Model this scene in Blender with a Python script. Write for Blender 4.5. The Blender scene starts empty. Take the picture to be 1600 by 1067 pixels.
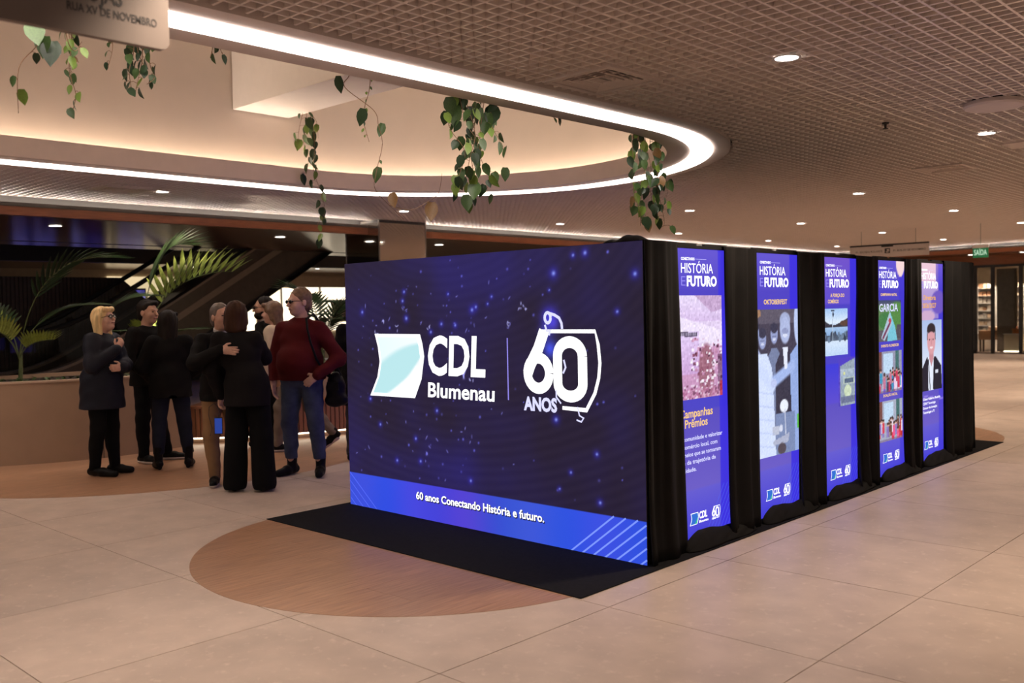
import bpy, bmesh, math, random
import numpy as np
from mathutils import Vector, Matrix

random.seed(7)
PI = math.pi
SC = bpy.context.scene
COL = SC.collection

# ------------------------------------------------------------------ camera, world, exposure
CAM_YAW, CAM_PITCH, CAM_ROLL = 43.541, -1.891, -1.134
CAM_LOC = (3.3767, -4.7193, 1.5909)
cam_d = bpy.data.cameras.new('camera')
cam_d.sensor_width = 36.0
cam_d.lens = 1473.96 / 1600 * 36.0
cam_d.clip_start, cam_d.clip_end = 0.05, 200
cam = bpy.data.objects.new('camera', cam_d)
COL.objects.link(cam)
_y, _p, _r = (math.radians(a) for a in (CAM_YAW, CAM_PITCH, CAM_ROLL))
_f = Vector((-math.sin(_y) * math.cos(_p), math.cos(_y) * math.cos(_p), math.sin(_p)))
_r0 = Vector((math.cos(_y), math.sin(_y), 0))
_u0 = _r0.cross(_f)
_rt = math.cos(_r) * _r0 + math.sin(_r) * _u0
_up = -math.sin(_r) * _r0 + math.cos(_r) * _u0
M = Matrix((( _rt.x, _up.x, -_f.x), (_rt.y, _up.y, -_f.y), (_rt.z, _up.z, -_f.z)))
cam.matrix_world = Matrix.Translation(CAM_LOC) @ M.to_4x4()
cam_d.dof.use_dof = True
cam_d.dof.focus_distance = 7.0
cam_d.dof.aperture_fstop = 2.4
SC.camera = cam

world = bpy.data.worlds.new('world')
SC.world = world
world.use_nodes = True
world.node_tree.nodes['Background'].inputs['Color'].default_value = (1.0, 0.80, 0.66, 1)
world.node_tree.nodes['Background'].inputs['Strength'].default_value = 0.14
SC.view_settings.view_transform = 'Standard'
SC.view_settings.look = 'None'
SC.view_settings.gamma = 1.0
SC.view_settings.use_curve_mapping = False
SC.view_settings.exposure = 0.06
SC.cycles.max_bounces = 6
SC.cycles.diffuse_bounces = 3
SC.cycles.glossy_bounces = 3
SC.cycles.transparent_max_bounces = 8

# light levels in one place
DOWN_W = 222.0        # downlight spots
STRIP_E = 9.0        # ceiling light ring
COVE_E = 33.0         # cove behind the ring
WARM = (1.0, 0.80, 0.62)
STRIPCOL = (1.0, 0.86, 0.78)

# ------------------------------------------------------------------ helpers
def lin(c):
    c = c / 255.0
    return c / 12.92 if c <= 0.04045 else ((c + 0.055) / 1.055) ** 2.4
def rgb(r, g, b):
    return (lin(r), lin(g), lin(b))

MATS = {}
def mat(name, col=(0.5, 0.5, 0.5), rough=0.6, metal=0.0, spec=0.5, var=0.0, vscale=8.0, bump=0.0, bscale=60.0,
        emit=None, es=0.0, alpha=1.0, trans=0.0, rnd=0.0, stretch=None, sss=0.0, world_pos=False, coat=0.0):
    if name in MATS:
        return MATS[name]
    m = bpy.data.materials.new(name)
    m.use_nodes = True
    nt = m.node_tree
    b = nt.nodes['Principled BSDF']
    b.inputs['Base Color'].default_value = (*col, 1)
    b.inputs['Roughness'].default_value = rough
    b.inputs['Metallic'].default_value = metal
    b.inputs['Specular IOR Level'].default_value = spec
    b.inputs['Transmission Weight'].default_value = trans
    b.inputs['Alpha'].default_value = alpha
    b.inputs['Coat Weight'].default_value = coat
    if emit is not None:
        b.inputs['Emission Color'].default_value = (*emit, 1)
        b.inputs['Emission Strength'].default_value = es
    vec = None
    if var or bump:
        if world_pos:
            g = nt.nodes.new('ShaderNodeNewGeometry'); src = g.outputs['Position']
        else:
            tc = nt.nodes.new('ShaderNodeTexCoord'); src = tc.outputs['Object']
        mp = nt.nodes.new('ShaderNodeMapping')
        if stretch:
            mp.inputs['Scale'].default_value = stretch
        nt.links.new(src, mp.inputs['Vector']); vec = mp.outputs['Vector']
    last = None
    if var:
        n = nt.nodes.new('ShaderNodeTexNoise')
        n.inputs['Scale'].default_value = vscale; n.inputs['Detail'].default_value = 5
        nt.links.new(vec, n.inputs['Vector'])
        r = nt.nodes.new('ShaderNodeMapRange')
        r.inputs['From Min'].default_value = 0.3; r.inputs['From Max'].default_value = 0.7
        r.inputs['To Min'].default_value = 1 - var; r.inputs['To Max'].default_value = 1 + var
        nt.links.new(n.outputs['Fac'], r.inputs['Value'])
        last = r.outputs['Result']
    if rnd:
        oi = nt.nodes.new('ShaderNodeObjectInfo')
        r = nt.nodes.new('ShaderNodeMapRange')
        r.inputs['To Min'].default_value = 1 - rnd; r.inputs['To Max'].default_value = 1 + rnd
        nt.links.new(oi.outputs['Random'], r.inputs['Value'])
        if last:
            mu = nt.nodes.new('ShaderNodeMath'); mu.operation = 'MULTIPLY'
            nt.links.new(last, mu.inputs[0]); nt.links.new(r.outputs['Result'], mu.inputs[1]); last = mu.outputs[0]
        else:
            last = r.outputs['Result']
    if last:
        vm = nt.nodes.new('ShaderNodeVectorMath'); vm.operation = 'SCALE'
        vm.inputs[0].default_value = col
        nt.links.new(last, vm.inputs['Scale'])
        nt.links.new(vm.outputs['Vector'], b.inputs['Base Color'])
    if bump:
        n2 = nt.nodes.new('ShaderNodeTexNoise')
        n2.inputs['Scale'].default_value = bscale; n2.inputs['Detail'].default_value = 3
        nt.links.new(vec, n2.inputs['Vector'])
        bp = nt.nodes.new('ShaderNodeBump')
        bp.inputs['Strength'].default_value = bump; bp.inputs['Distance'].default_value = 0.01
        nt.links.new(n2.outputs['Fac'], bp.inputs['Height'])
        nt.links.new(bp.outputs['Normal'], b.inputs['Normal'])
    MATS[name] = m
    return m

def emat(name, col, s=1.0):
    """a surface that gives off light"""
    if name in MATS:
        return MATS[name]
    m = bpy.data.materials.new(name)
    m.use_nodes = True
    b = m.node_tree.nodes['Principled BSDF']
    b.inputs['Base Color'].default_value = (0.010, 0.010, 0.010, 1)
    b.inputs['Roughness'].default_value = 0.5
    b.inputs['Specular IOR Level'].default_value = 0.12
    b.inputs['Emission Color'].default_value = (*col, 1)
    b.inputs['Emission Strength'].default_value = s
    MATS[name] = m
    return m

def vcol_emat(name, s=1.0):
    if name in MATS:
        return MATS[name]
    m = bpy.data.materials.new(name)
    m.use_nodes = True
    b = m.node_tree.nodes['Principled BSDF']
    b.inputs['Base Color'].default_value = (0.010, 0.010, 0.010, 1)
    b.inputs['Roughness'].default_value = 0.5
    b.inputs['Specular IOR Level'].default_value = 0.12
    a = m.node_tree.nodes.new('ShaderNodeVertexColor'); a.layer_name = 'Col'
    m.node_tree.links.new(a.outputs['Color'], b.inputs['Emission Color'])
    b.inputs['Emission Strength'].default_value = s
    MATS[name] = m
    return m

def new_obj(name, mesh, parent=None, loc=None):
    o = bpy.data.objects.new(name, mesh)
    COL.objects.link(o)
    if parent is not None:
        o.parent = parent
    if loc is not None:
        o.location = loc
    return o

def mesh_from(name, verts, faces, m=None, smooth=False):
    me = bpy.data.meshes.new(name)
    me.from_pydata([tuple(v) for v in verts], [], [tuple(f) for f in faces])
    if m:
        me.materials.append(m)
    if smooth:
        me.polygons.foreach_set('use_smooth', [True] * len(me.polygons))
    me.update()
    return me

class MB:
    """collects simple shapes into one mesh"""
    def __init__(s):
        s.v = []; s.f = []
    def box(s, x0, x1, y0, y1, z0, z1):
        n = len(s.v)
        s.v += [(x0,y0,z0),(x1,y0,z0),(x1,y1,z0),(x0,y1,z0),(x0,y0,z1),(x1,y0,z1),(x1,y1,z1),(x0,y1,z1)]
        s.f += [tuple(n+i for i in q) for q in ((0,3,2,1),(4,5,6,7),(0,1,5,4),(1,2,6,5),(2,3,7,6),(3,0,4,7))]
        return s
    def quad(s, *p):
        n = len(s.v); s.v += [tuple(q) for q in p]; s.f.append(tuple(range(n, n+len(p)))); return s
    def prism(s, pts, z0, z1):
        n = len(s.v); k = len(pts)
        s.v += [(p[0],p[1],z0) for p in pts] + [(p[0],p[1],z1) for p in pts]
        s.f.append(tuple(n+i for i in reversed(range(k)))); s.f.append(tuple(n+k+i for i in range(k)))
        for i in range(k):
            j = (i+1) % k
            s.f.append((n+i, n+j, n+k+j, n+k+i))
        return s
    def tube(s, pts, r, seg=8, cap=True, r2=None):
        pts = [Vector(p) for p in pts]; n0 = len(s.v); k = len(pts)
        up = Vector((0,0,1))
        for i, p in enumerate(pts):
            d = (pts[min(i+1,k-1)] - pts[max(i-1,0)]).normalized()
            a = d.cross(up)
            if a.length < 1e-3: a = d.cross(Vector((1,0,0)))
            a.normalize(); b = d.cross(a)
            rr = r if r2 is None else r + (r2 - r) * i / (k-1)
            for j in range(seg):
                t = 2*PI*j/seg
                s.v.append(tuple(p + a*math.cos(t)*rr + b*math.sin(t)*rr))
        for i in range(k-1):
            for j in range(seg):
                j2 = (j+1) % seg
                s.f.append((n0+i*seg+j, n0+i*seg+j2, n0+(i+1)*seg+j2, n0+(i+1)*seg+j))
        if cap:
            s.f.append(tuple(n0+j for j in reversed(range(seg))))
            s.f.append(tuple(n0+(k-1)*seg+j for j in range(seg)))
        return s
    def lathe(s, prof, c=(0,0,0), seg=24):
        """prof: list of (r,z)"""
        n0 = len(s.v); k = len(prof)
        for r, z in prof:
            for j in range(seg):
                t = 2*PI*j/seg
                s.v.append((c[0]+r*math.cos(t), c[1]+r*math.sin(t), c[2]+z))
        for i in range(k-1):
            for j in range(seg):
                j2 = (j+1) % seg
                s.f.append((n0+i*seg+j, n0+i*seg+j2, n0+(i+1)*seg+j2, n0+(i+1)*seg+j))
        s.f.append(tuple(n0+j for j in reversed(range(seg))))
        s.f.append(tuple(n0+(k-1)*seg+j for j in range(seg)))
        return s
    def sweep(s, path, prof, closed=False):
        """path: plan points (x,y, nx,ny) with outward normal; prof: closed list of (offset,z)"""
        n0 = len(s.v); k = len(path); q = len(prof)
        for (x, y, nx, ny) in path:
            for (o, z) in prof:
                s.v.append((x+nx*o, y+ny*o, z))
        for i in range(k if closed else k-1):
            i2 = (i+1) % k
            for j in range(q):
                j2 = (j+1) % q
                s.f.append((n0+i*q+j, n0+i2*q+j, n0+i2*q+j2, n0+i*q+j2))
        if not closed:
            s.f.append(tuple(n0+j for j in range(q)))
            s.f.append(tuple(n0+(k-1)*q+j for j in reversed(range(q))))
        return s
    def build(s, name, m, parent=None, smooth=False, loc=None, fix=True):
        me = mesh_from(name, s.v, s.f, m, smooth)
        if fix:
            bm = bmesh.new(); bm.from_mesh(me)
            bmesh.ops.recalc_face_normals(bm, faces=bm.faces[:]); bm.to_mesh(me); bm.free()
        if smooth:
            try: me.set_sharp_from_angle(angle=math.radians(40))
            except Exception: pass
        return new_obj(name, me, parent, loc)

def empty(name, loc=(0,0,0), rz=0.0):
    o = bpy.data.objects.new(name, None)
    o.empty_display_size = 0.1
    COL.objects.link(o)
    o.location = loc; o.rotation_euler = (0, 0, rz)
    return o
def tag(o, label, cat, group=None, kind=None):
    o['label'] = label; o['category'] = cat
    if group: o['group'] = group
    if kind: o['kind'] = kind
    return o
def struct(o, label=None):
    o['kind'] = 'structure'
    if label: o['label'] = label
    return o
def bevel(o, w=0.005, seg=2):
    md = o.modifiers.new('bevel', 'BEVEL'); md.width = w; md.segments = seg; md.limit_method = 'ANGLE'
    return o
# ------------------------------------------------------------------ materials of the place
H = 3.2                       # underside of the open-cell ceiling
M_tile = mat('stone_tile', (0.60, 0.475, 0.395), rough=0.42, var=0.10, vscale=3.5, rnd=0.035, world_pos=True, spec=0.4, bump=0.02, bscale=90)
def tile_material():
    m = M_tile; nt = m.node_tree; b = nt.nodes['Principled BSDF']
    # pale flecks of the stone, a print of the tile itself
    g = nt.nodes.new('ShaderNodeNewGeometry')
    v = nt.nodes.new('ShaderNodeTexNoise'); v.inputs['Scale'].default_value = 16; v.inputs['Detail'].default_value = 6; v.inputs['Roughness'].default_value = 0.65
    nt.links.new(g.outputs['Position'], v.inputs['Vector'])
    r = nt.nodes.new('ShaderNodeValToRGB')
    r.color_ramp.elements[0].position = 0.56; r.color_ramp.elements[1].position = 0.70
    nt.links.new(v.outputs['Fac'], r.inputs['Fac'])
    old = b.inputs['Base Color'].links[0].from_socket
    mx = nt.nodes.new('ShaderNodeMix'); mx.data_type = 'RGBA'
    nt.links.new(r.outputs['Color'], mx.inputs['Factor'])
    nt.links.new(old, mx.inputs[6]); mx.inputs[7].default_value = (0.70, 0.565, 0.475, 1)
    nt.links.new(mx.outputs[2], b.inputs['Base Color'])
tile_material()
M_grout = mat('grout', (0.13, 0.095, 0.075), rough=0.9, var=0.1)
M_plank = mat('oak_plank', (0.44, 0.245, 0.145), rough=0.33, var=0.22, vscale=5, stretch=(14, 0.9, 1), world_pos=True, rnd=0.05, spec=0.5)
M_bar = mat('ceiling_bar_paint', (0.90, 0.77, 0.70), rough=0.28, var=0.04, spec=0.55)
M_plenum = mat('plenum_dark', (0.012, 0.011, 0.010), rough=0.9, var=0.1)
M_rim = mat('plaster_rim', (0.78, 0.66, 0.60), rough=0.7, var=0.03)
M_wallp = mat('plaster_wall', (0.70, 0.61, 0.53), rough=0.75, var=0.03, vscale=2)
M_beam = mat('plaster_beam', (0.80, 0.74, 0.70), rough=0.75, var=0.02)
M_white = mat('white_metal', (0.75, 0.72, 0.70), rough=0.45, var=0.02)
M_black = mat('black_metal', (0.015, 0.015, 0.016), rough=0.45, var=0.05)
M_darkgap = mat('dark_slot', (0.06, 0.05, 0.042), rough=0.7, var=0.1)
M_wood_f = mat('red_wood_fascia', (0.27, 0.095, 0.042), rough=0.4, var=0.15, vscale=6, stretch=(1, 1, 12), world_pos=True)
M_wood_c = mat('glossy_wood_ceiling', (0.115, 0.052, 0.026), rough=0.22, var=0.25, vscale=3, stretch=(8, 0.6, 1), world_pos=True, spec=0.45, bump=0.06, bscale=2.5)
M_grey = mat('grey_bulkhead', (0.10, 0.092, 0.085), rough=0.6, var=0.08)
M_darkwood = mat('dark_rib_wood', (0.055, 0.028, 0.016), rough=0.5, var=0.2, vscale=10)
M_slat = mat('bench_slat_wood', (0.30, 0.125, 0.06), rough=0.45, var=0.2, vscale=6, stretch=(6, 6, 0.7), rnd=0.1)
M_plast = mat('planter_render', (0.36, 0.235, 0.155), rough=0.65, var=0.06, vscale=3)
M_soil = mat('soil', (0.03, 0.02, 0.014), rough=0.95, var=0.3, vscale=30)
M_mirror = mat('mirror', (0.62, 0.58, 0.54), rough=0.05, metal=1.0, var=0.02)
M_steel = mat('steel', (0.40, 0.37, 0.34), rough=0.3, metal=1.0, var=0.05)
def glass_mat(name, tint, rough=0.02, clear=0.8):
    m = bpy.data.materials.new(name); m.use_nodes = True; nt = m.node_tree
    nt.nodes.clear()
    o = nt.nodes.new('ShaderNodeOutputMaterial'); t = nt.nodes.new('ShaderNodeBsdfTransparent'); g = nt.nodes.new('ShaderNodeBsdfGlossy')
    t.inputs['Color'].default_value = (*tint, 1); g.inputs['Roughness'].default_value = rough
    fr = nt.nodes.new('ShaderNodeFresnel'); fr.inputs['IOR'].default_value = 1.45
    mx = nt.nodes.new('ShaderNodeMixShader')
    nt.links.new(fr.outputs[0], mx.inputs[0]); nt.links.new(t.outputs[0], mx.inputs[1]); nt.links.new(g.outputs[0], mx.inputs[2])
    nt.links.new(mx.outputs[0], o.inputs[0])
    return m
M_glass = glass_mat('clear_glass', (0.86, 0.88, 0.86))
M_glass_d = glass_mat('smoked_glass', (0.50, 0.47, 0.44))
M_lamp = emat('downlight_glow', (1.0, 0.90, 0.80), 14.0)
M_strip = emat('strip_glow', STRIPCOL, STRIP_E)
M_cove = emat('cove_glow', (1.0, 0.80, 0.58), COVE_E)
M_edge = emat('edge_glow', (1.0, 0.86, 0.74), 70.0)
M_toe = emat('toe_glow', (1.0, 0.86, 0.66), 5.0)

# ------------------------------------------------------------------ floor
fl = MB().box(-24, 9, -9, 34, -0.20, -0.008).build('floor', M_grout)
struct(fl, 'beige stone tile floor of the mall concourse')
TX, TY = 1.183, 1.2125
tm = MB()
w, d, h = TX - 0.005, TY - 0.005, 0.008
tm.box(-w/2, w/2, -d/2, d/2, -h, 0)
tile_mesh = mesh_from('tile', tm.v, tm.f, M_tile)
n_t = 0
for i in range(-8, 3):
    for j in range(-3, 22):
        n_t += 1
        if n_t > 298: break
        o = new_obj('tile', tile_mesh, fl, (0.30 + (i + 0.5) * TX, -0.775 + (j + 0.5) * TY, 0))
rest = MB()
for i in range(-19, 7):
    for j in range(-6, 28):
        if -8 <= i < 3 and -3 <= j < 22: continue
        cx, cy = 0.30 + (i + 0.5) * TX, -0.775 + (j + 0.5) * TY
        rest.box(cx - w/2, cx + w/2, cy - d/2, cy + d/2, -h, 0)
o = rest.build('far_tiles', M_tile, fl, fix=False); o['kind'] = 'stuff'

def inlay(name, label, xr, chord, pw=0.19, lmin=1.3, seed=1):
    """oak planks running along Y clipped to an outline given by chord(x) -> (y0,y1)"""
    rnd = random.Random(seed)
    base = None
    root = empty(name); struct(root, label)
    x = xr[0]
    while x < xr[1] - 0.01:
        x1 = min(x + pw, xr[1])
        xs = [x + 0.0006 + (x1 - x - 0.0012) * t / 6 for t in range(7)]
        lo = [chord(a)[0] for a in xs]; hi = [chord(a)[1] for a in xs]
        ya = min(lo); yb = max(hi)
        cuts = [ya - 1]; c = ya + rnd.uniform(0.4, lmin + 0.6)
        while c < yb: cuts.append(c); c += rnd.uniform(lmin, lmin + 0.9)
        cuts.append(yb + 1)
        for c0, c1 in zip(cuts[:-1], cuts[1:]):
            bot = [(a, max(l, c0 + 0.0006)) for a, l, u in zip(xs, lo, hi)]
            top = [(a, min(u, c1 - 0.0006)) for a, l, u in zip(xs, lo, hi)]
            keep = [k for k in range(7) if top[k][1] - bot[k][1] > 0.002]
            if len(keep) < 2: continue
            pts = [bot[k] for k in keep] + [top[k] for k in reversed(keep)]
            MB().prism(pts, -0.004, 0.0015).build('plank', M_plank, root)
        x = x1
    return root
def stadium(cx, r, y0, y1):
    def f(x):
        q = math.sqrt(max(0, r*r - (x - cx)**2)); return (y0 - q, y1 + q)
    return f
inlay('floor_inlay', 'oak plank floor inlay with round ends under the display box', (-3.07, 0.07), stadium(-1.5, 1.57, -0.45, 6.62), seed=3)
inlay('floor_inlay', 'round oak plank floor inlay around the planter and bench', (-9.72, -4.68), stadium(-7.2, 2.52, 0.25, 0.35), seed=5)

# ------------------------------------------------------------------ ceiling opening outline
VCX, VCY, VR = -4.15, 2.20, 2.70      # centre of the half round end, radius of the light ring centre line
VY0 = -9.0
def void_path(n=48, y0=VY0):
    """plan path of the opening, outward normals: far side up, round the end, near side back"""
    p = [(VCX - VR, y0, -1, 0), (VCX - VR, y0/2, -1, 0)]
    for i in range(n + 1):
        t = PI - PI * i / n
        p.append((VCX + VR * math.cos(t), VCY + VR * math.sin(t), math.cos(t), math.sin(t)))
    p += [(VCX + VR, y0/2, 1, 0), (VCX + VR, y0, 1, 0)]
    return p
OUT, INN = 0.30, 0.34                 # ring band outside and inside of the centre line
VP = void_path()
# ------------------------------------------------------------------ open-cell ceiling
CX0, CX1, CY0, CY1 = -9.75, 6.0, -7.0, 24.0
RO = VR + OUT + 0.02
def in_void_x(y):
    """x interval of the opening (outer edge of the ring) at y"""
    if y > VCY + RO: return None
    if y <= VCY: return (VCX - RO, VCX + RO)
    q = math.sqrt(RO*RO - (y - VCY)**2); return (VCX - q, VCX + q)
def in_void_y(x):
    if abs(x - VCX) >= RO: return None
    return VCY + math.sqrt(RO*RO - (x - VCX)**2)
ceil = MB()
pts = [(CX0 - 0.3, CY0), (VCX - RO, CY0)]
ys = [CY0 + (VCY + RO - CY0) * k / 40 for k in range(41)]
for a, b in zip(ys[:-1], ys[1:]):
    ia, ib = in_void_x(a + 1e-6), in_void_x(min(b, VCY + RO - 1e-6))
    ceil.quad((CX0 - 0.3, a, H + 0.16), (ia[0], a, H + 0.16), (ib[0], b, H + 0.16), (CX0 - 0.3, b, H + 0.16))
    ceil.quad((ia[1], a, H + 0.16), (CX1, a, H + 0.16), (CX1, b, H + 0.16), (ib[1], b, H + 0.16))
ceil.quad((CX0 - 0.3, VCY + RO, H + 0.16), (CX1, VCY + RO, H + 0.16), (CX1, CY1 + 0.5, H + 0.16), (CX0 - 0.3, CY1 + 0.5, H + 0.16))
ce = ceil.build('ceiling', M_plenum)
struct(ce, 'mauve beige open-cell grid ceiling')
BW, BH = 0.0155, 0.055
def ybar(mb, x, w=BW):
    y = in_void_y(x)
    mb.box(x - w/2, x + w/2, CY0 if y is None else y, CY1, H, H + BH)
def xbar(mb, y, w=BW):
    v = in_void_x(y)
    if v is None:
        mb.box(CX0, CX1, y - w/2, y + w/2, H + 0.0006, H + BH - 0.0006)
    else:
        mb.box(CX0, v[0], y - w/2, y + w/2, H + 0.0006, H + BH - 0.0006)
        mb.box(v[1], CX1, y - w/2, y + w/2, H + 0.0006, H + BH - 0.0006)
stuff = MB()
nb = 0
k = 0
x = CX0 + 0.02
while x < CX1:
    wd = 0.0225 if k % 18 == 9 else BW
    if x < 2.6:
        mb = MB(); ybar(mb, x, wd); mb.build('bar', M_bar, ce, fix=False); nb += 1
    else:
        ybar(stuff, x, wd)
    x += 0.1; k += 1
y = CY0 + 0.02; k = 0
while y < CY1:
    wd = 0.0225 if k % 12 == 7 else BW
    if y > -3.2 and nb < 300:
        mb = MB(); xbar(mb, y, wd); mb.build('bar', M_bar, ce, fix=False); nb += 1
    else:
        xbar(stuff, y, wd)
    y += 0.1; k += 1
o = stuff.build('far_bars', M_bar, ce, fix=False); o['kind'] = 'stuff'

# ------------------------------------------------------------------ ring around the opening
RZ = H - 0.012
ring_prof = [(OUT, RZ), (OUT, RZ + 0.09), (-INN, RZ + 0.17), (-INN, RZ)]
# the band is built as three strips so the light sits flush between them
o = MB().sweep(VP, [(0.125, RZ), (OUT, RZ), (OUT, RZ + 0.10), (0.125, RZ + 0.10)]).build('trim_1', M_rim, smooth=True)
struct(o, 'outer plaster band of the ceiling opening')
o = MB().sweep(VP, [(-INN, RZ), (-0.095, RZ), (-0.095, RZ + 0.10), (-INN + 0.05, RZ + 0.10), (-INN + 0.05, RZ + 0.20), (-INN, RZ + 0.20)]).build('trim_2', M_rim, smooth=True)
struct(o, 'inner plaster band and lip of the ceiling opening')
o = MB().sweep(VP, [(-0.094, RZ - 0.014), (0.124, RZ - 0.014), (0.124, RZ + 0.06), (-0.094, RZ + 0.06)]).build('light_ring', M_strip, smooth=True)
tag(o, 'bright white linear light running round the ceiling opening', 'light')
o = MB().sweep(VP, [(-0.03, RZ + 0.102), (0.0, RZ + 0.102), (0.0, RZ + 0.125), (-0.03, RZ + 0.125)]).build('cove_light', M_cove, smooth=True)
tag(o, 'warm cove light hidden behind the lip of the ceiling opening', 'light')
# the shaft above
WT = 6.6
o = MB().sweep(VP, [(0.02, RZ + 0.10), (0.10, RZ + 0.10), (0.10, WT), (0.02, WT)]).build('wall_atrium', M_wallp, smooth=True)
struct(o, 'warm beige plaster wall of the shaft above the ceiling opening')
o = MB().box(VCX - VR - 0.3, VCX + VR + 0.3, VY0, VCY + VR + 0.3, WT, WT + 0.1).build('ceiling_shaft', M_wallp)
struct(o, 'plaster ceiling of the shaft above the opening')
o = bevel(MB().box(VCX - VR + 0.0, VCX + VR - 0.03, 1.27, 2.05, 4.06, WT).build('trim_3', M_beam), 0.006)
struct(o, 'pale plaster beam crossing the shaft above the ceiling opening')

# ------------------------------------------------------------------ lamps in the ceiling
def downlight(x, y, z, label, group, power=DOWN_W, r=0.075, spot=True, angle=95):
    t = empty('downlight', (x, y, z)); tag(t, label, 'downlight', group)
    MB().lathe([(r + 0.018, 0), (r + 0.018, -0.006), (r, -0.006), (r, 0.03)], seg=24).build('trim_ring', M_white, t, smooth=True)
    MB().lathe([(r, -0.002), (r, 0.004)], seg=24).build('lens', M_lamp, t)
    if spot:
        ld = bpy.data.lights.new('downlight_lamp', 'SPOT'); ld.energy = power; ld.color = WARM
        ld.spot_size = math.radians(angle); ld.spot_blend = 0.7; ld.shadow_soft_size = 0.07
        lo = bpy.data.objects.new('lamp', ld); COL.objects.link(lo); lo.parent = t; lo.location = (0, 0, -0.03)
    return t
gx = [0.43, -2.47, -5.36, -8.22]
gy = [1.03, 5.05, 8.86, 12.85, 16.85, 20.75]
where = {(0.43, 1.03): 'large round downlight nearest the camera in the grid ceiling', (0.43, 5.05): 'round downlight below the flat ceiling disc on the right'}
names_y = ['first', 'second', 'third', 'fourth', 'fifth', 'sixth']
names_x = ['rightmost', 'second', 'third', 'leftmost']
for ix, a in enumerate(gx):
    for iy, b in enumerate(gy):
        if in_void_y(a) is not None and b < in_void_y(a) + 0.2: continue
        if abs(a - VCX) < RO and b < VCY + RO: continue
        lab = where.get((a, b), 'small round downlight, %s along the %s ceiling row' % (names_y[iy], names_x[ix] if ix else 'nearest'))
        downlight(a, b, H, lab, 'downlights in the grid ceiling', power=DOWN_W*(1.45 if b > 12 else 1.2 if b > 8 else 0.55 if ix == 3 else 1.0))
for b in (-2.9,):
    downlight(0.43, b, H, 'round downlight above the camera side of the grid ceiling', 'downlights in the grid ceiling', power=160)
    downlight(3.3, b, H, 'round downlight overhead beside the camera', 'downlights in the grid ceiling', power=105)
    downlight(-8.22, b, H, 'round downlight left of the ceiling opening', 'downlights in the grid ceiling', power=60)
for b in (1.03, 5.05):
    downlight(3.3, b, H, 'round downlight to the right of the nearest row at %s' % ('front' if b < 2 else 'back'), 'downlights in the grid ceiling')
for k, (a, b) in enumerate(((-5.6, -3.0), (-2.9, -3.0), (-5.6, 0.2), (-2.9, 0.2), (-4.2, 3.4))):  # unseen lamps, added to brighten the shaft walls
    downlight(a, b, WT, 'added fill downlight high above the ceiling opening, %s' % ('front left', 'front right', 'middle left', 'middle right', 'over the round end')[k], 'added fill downlights in the shaft', power=28, r=.09, angle=130)

# vents
def vent(x, y, s, label):
    t = empty('air_vent', (x, y, H)); tag(t, label, 'air vent', 'square ceiling air vents')
    z0 = -0.012
    def frame(a, b, z0, z1):
        m = MB()
        m.box(-a, a, -a, -b, z0, z1).box(-a, a, b, a, z0, z1).box(-a, -b, -b, b, z0, z1).box(b, a, -b, b, z0, z1)
        return m
    frame(s/2, s/2 - 0.045, -0.014, 0.03).build('frame', M_rim, t)
    for i in range(4):
        a = s/2 - 0.055 - i * 0.045
        m = MB()
        n = len(m.v)
        b = a - 0.040
        ring = [(-a,-a),(a,-a),(a,a),(-a,a)]; ring2 = [(-b,-b),(b,-b),(b,b),(-b,b)]
        m.v = [(p[0],p[1],-0.008) for p in ring] + [(p[0],p[1],0.030) for p in ring2] + [(p[0],p[1],-0.004) for p in ring] + [(p[0],p[1],0.034) for p in ring2]
        m.f = []
        for k in range(4):
            k2 = (k+1) % 4
            m.f += [(k, k2, 4+k2, 4+k), (8+k, 12+k, 12+k2, 8+k2), (k, 8+k, 8+k2, k2), (4+k, 4+k2, 12+k2, 12+k)]
        m.build('louvre', M_rim, t)
    c = s/2 - 0.055 - 4 * 0.045
    MB().box(-c, c, -c, c, 0.0, 0.01).build('centre_plate', M_rim, t)
    MB().box(-s/2 + 0.02, s/2 - 0.02, -s/2 + 0.02, s/2 - 0.02, 0.06, 0.065).build('backing', M_plenum, t)
vent(-0.75, 0.60, 0.60, 'square ceiling air vent beside the straight side of the light ring')
vent(-0.68, 7.17, 0.58, 'square ceiling air vent above the row of vertical screens')
vent(-8.33, 0.52, 0.60, 'square ceiling air vent left of the opening, near the wood fascia')
t = empty('ceiling_speaker', (0.93, 3.58, H)); tag(t, 'large round flat ceiling disc at the right edge', 'speaker')
MB().lathe([(0.225, 0.0), (0.23, -0.03), (0.215, -0.045), (0.0, -0.052)], seg=40).build('cover', M_rim, t, smooth=True)
MB().lathe([(0.20, 0.05), (0.205, 0.0)], seg=32).build('housing', M_black, t, smooth=True)
o = MB().lathe([(0.03, 0.0), (0.03, -0.012), (0.012, -0.016), (0.010, -0.05), (0.024, -0.052), (0.024, -0.056)], c=(0, 0, 0), seg=16).build('sprinkler', M_darkgap, smooth=True, loc=(-0.02, 3.75, H))
tag(o, 'small dark sprinkler head in the grid ceiling', 'sprinkler')
o = bevel(MB().box(-0.20, 0.20, -0.20, 0.20, -0.012, 0.02).build('access_panel', M_rim, loc=(0.52, 6.02, H)), 0.004)
tag(o, 'flat square access panel at the right edge of the grid ceiling', 'panel')

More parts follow.
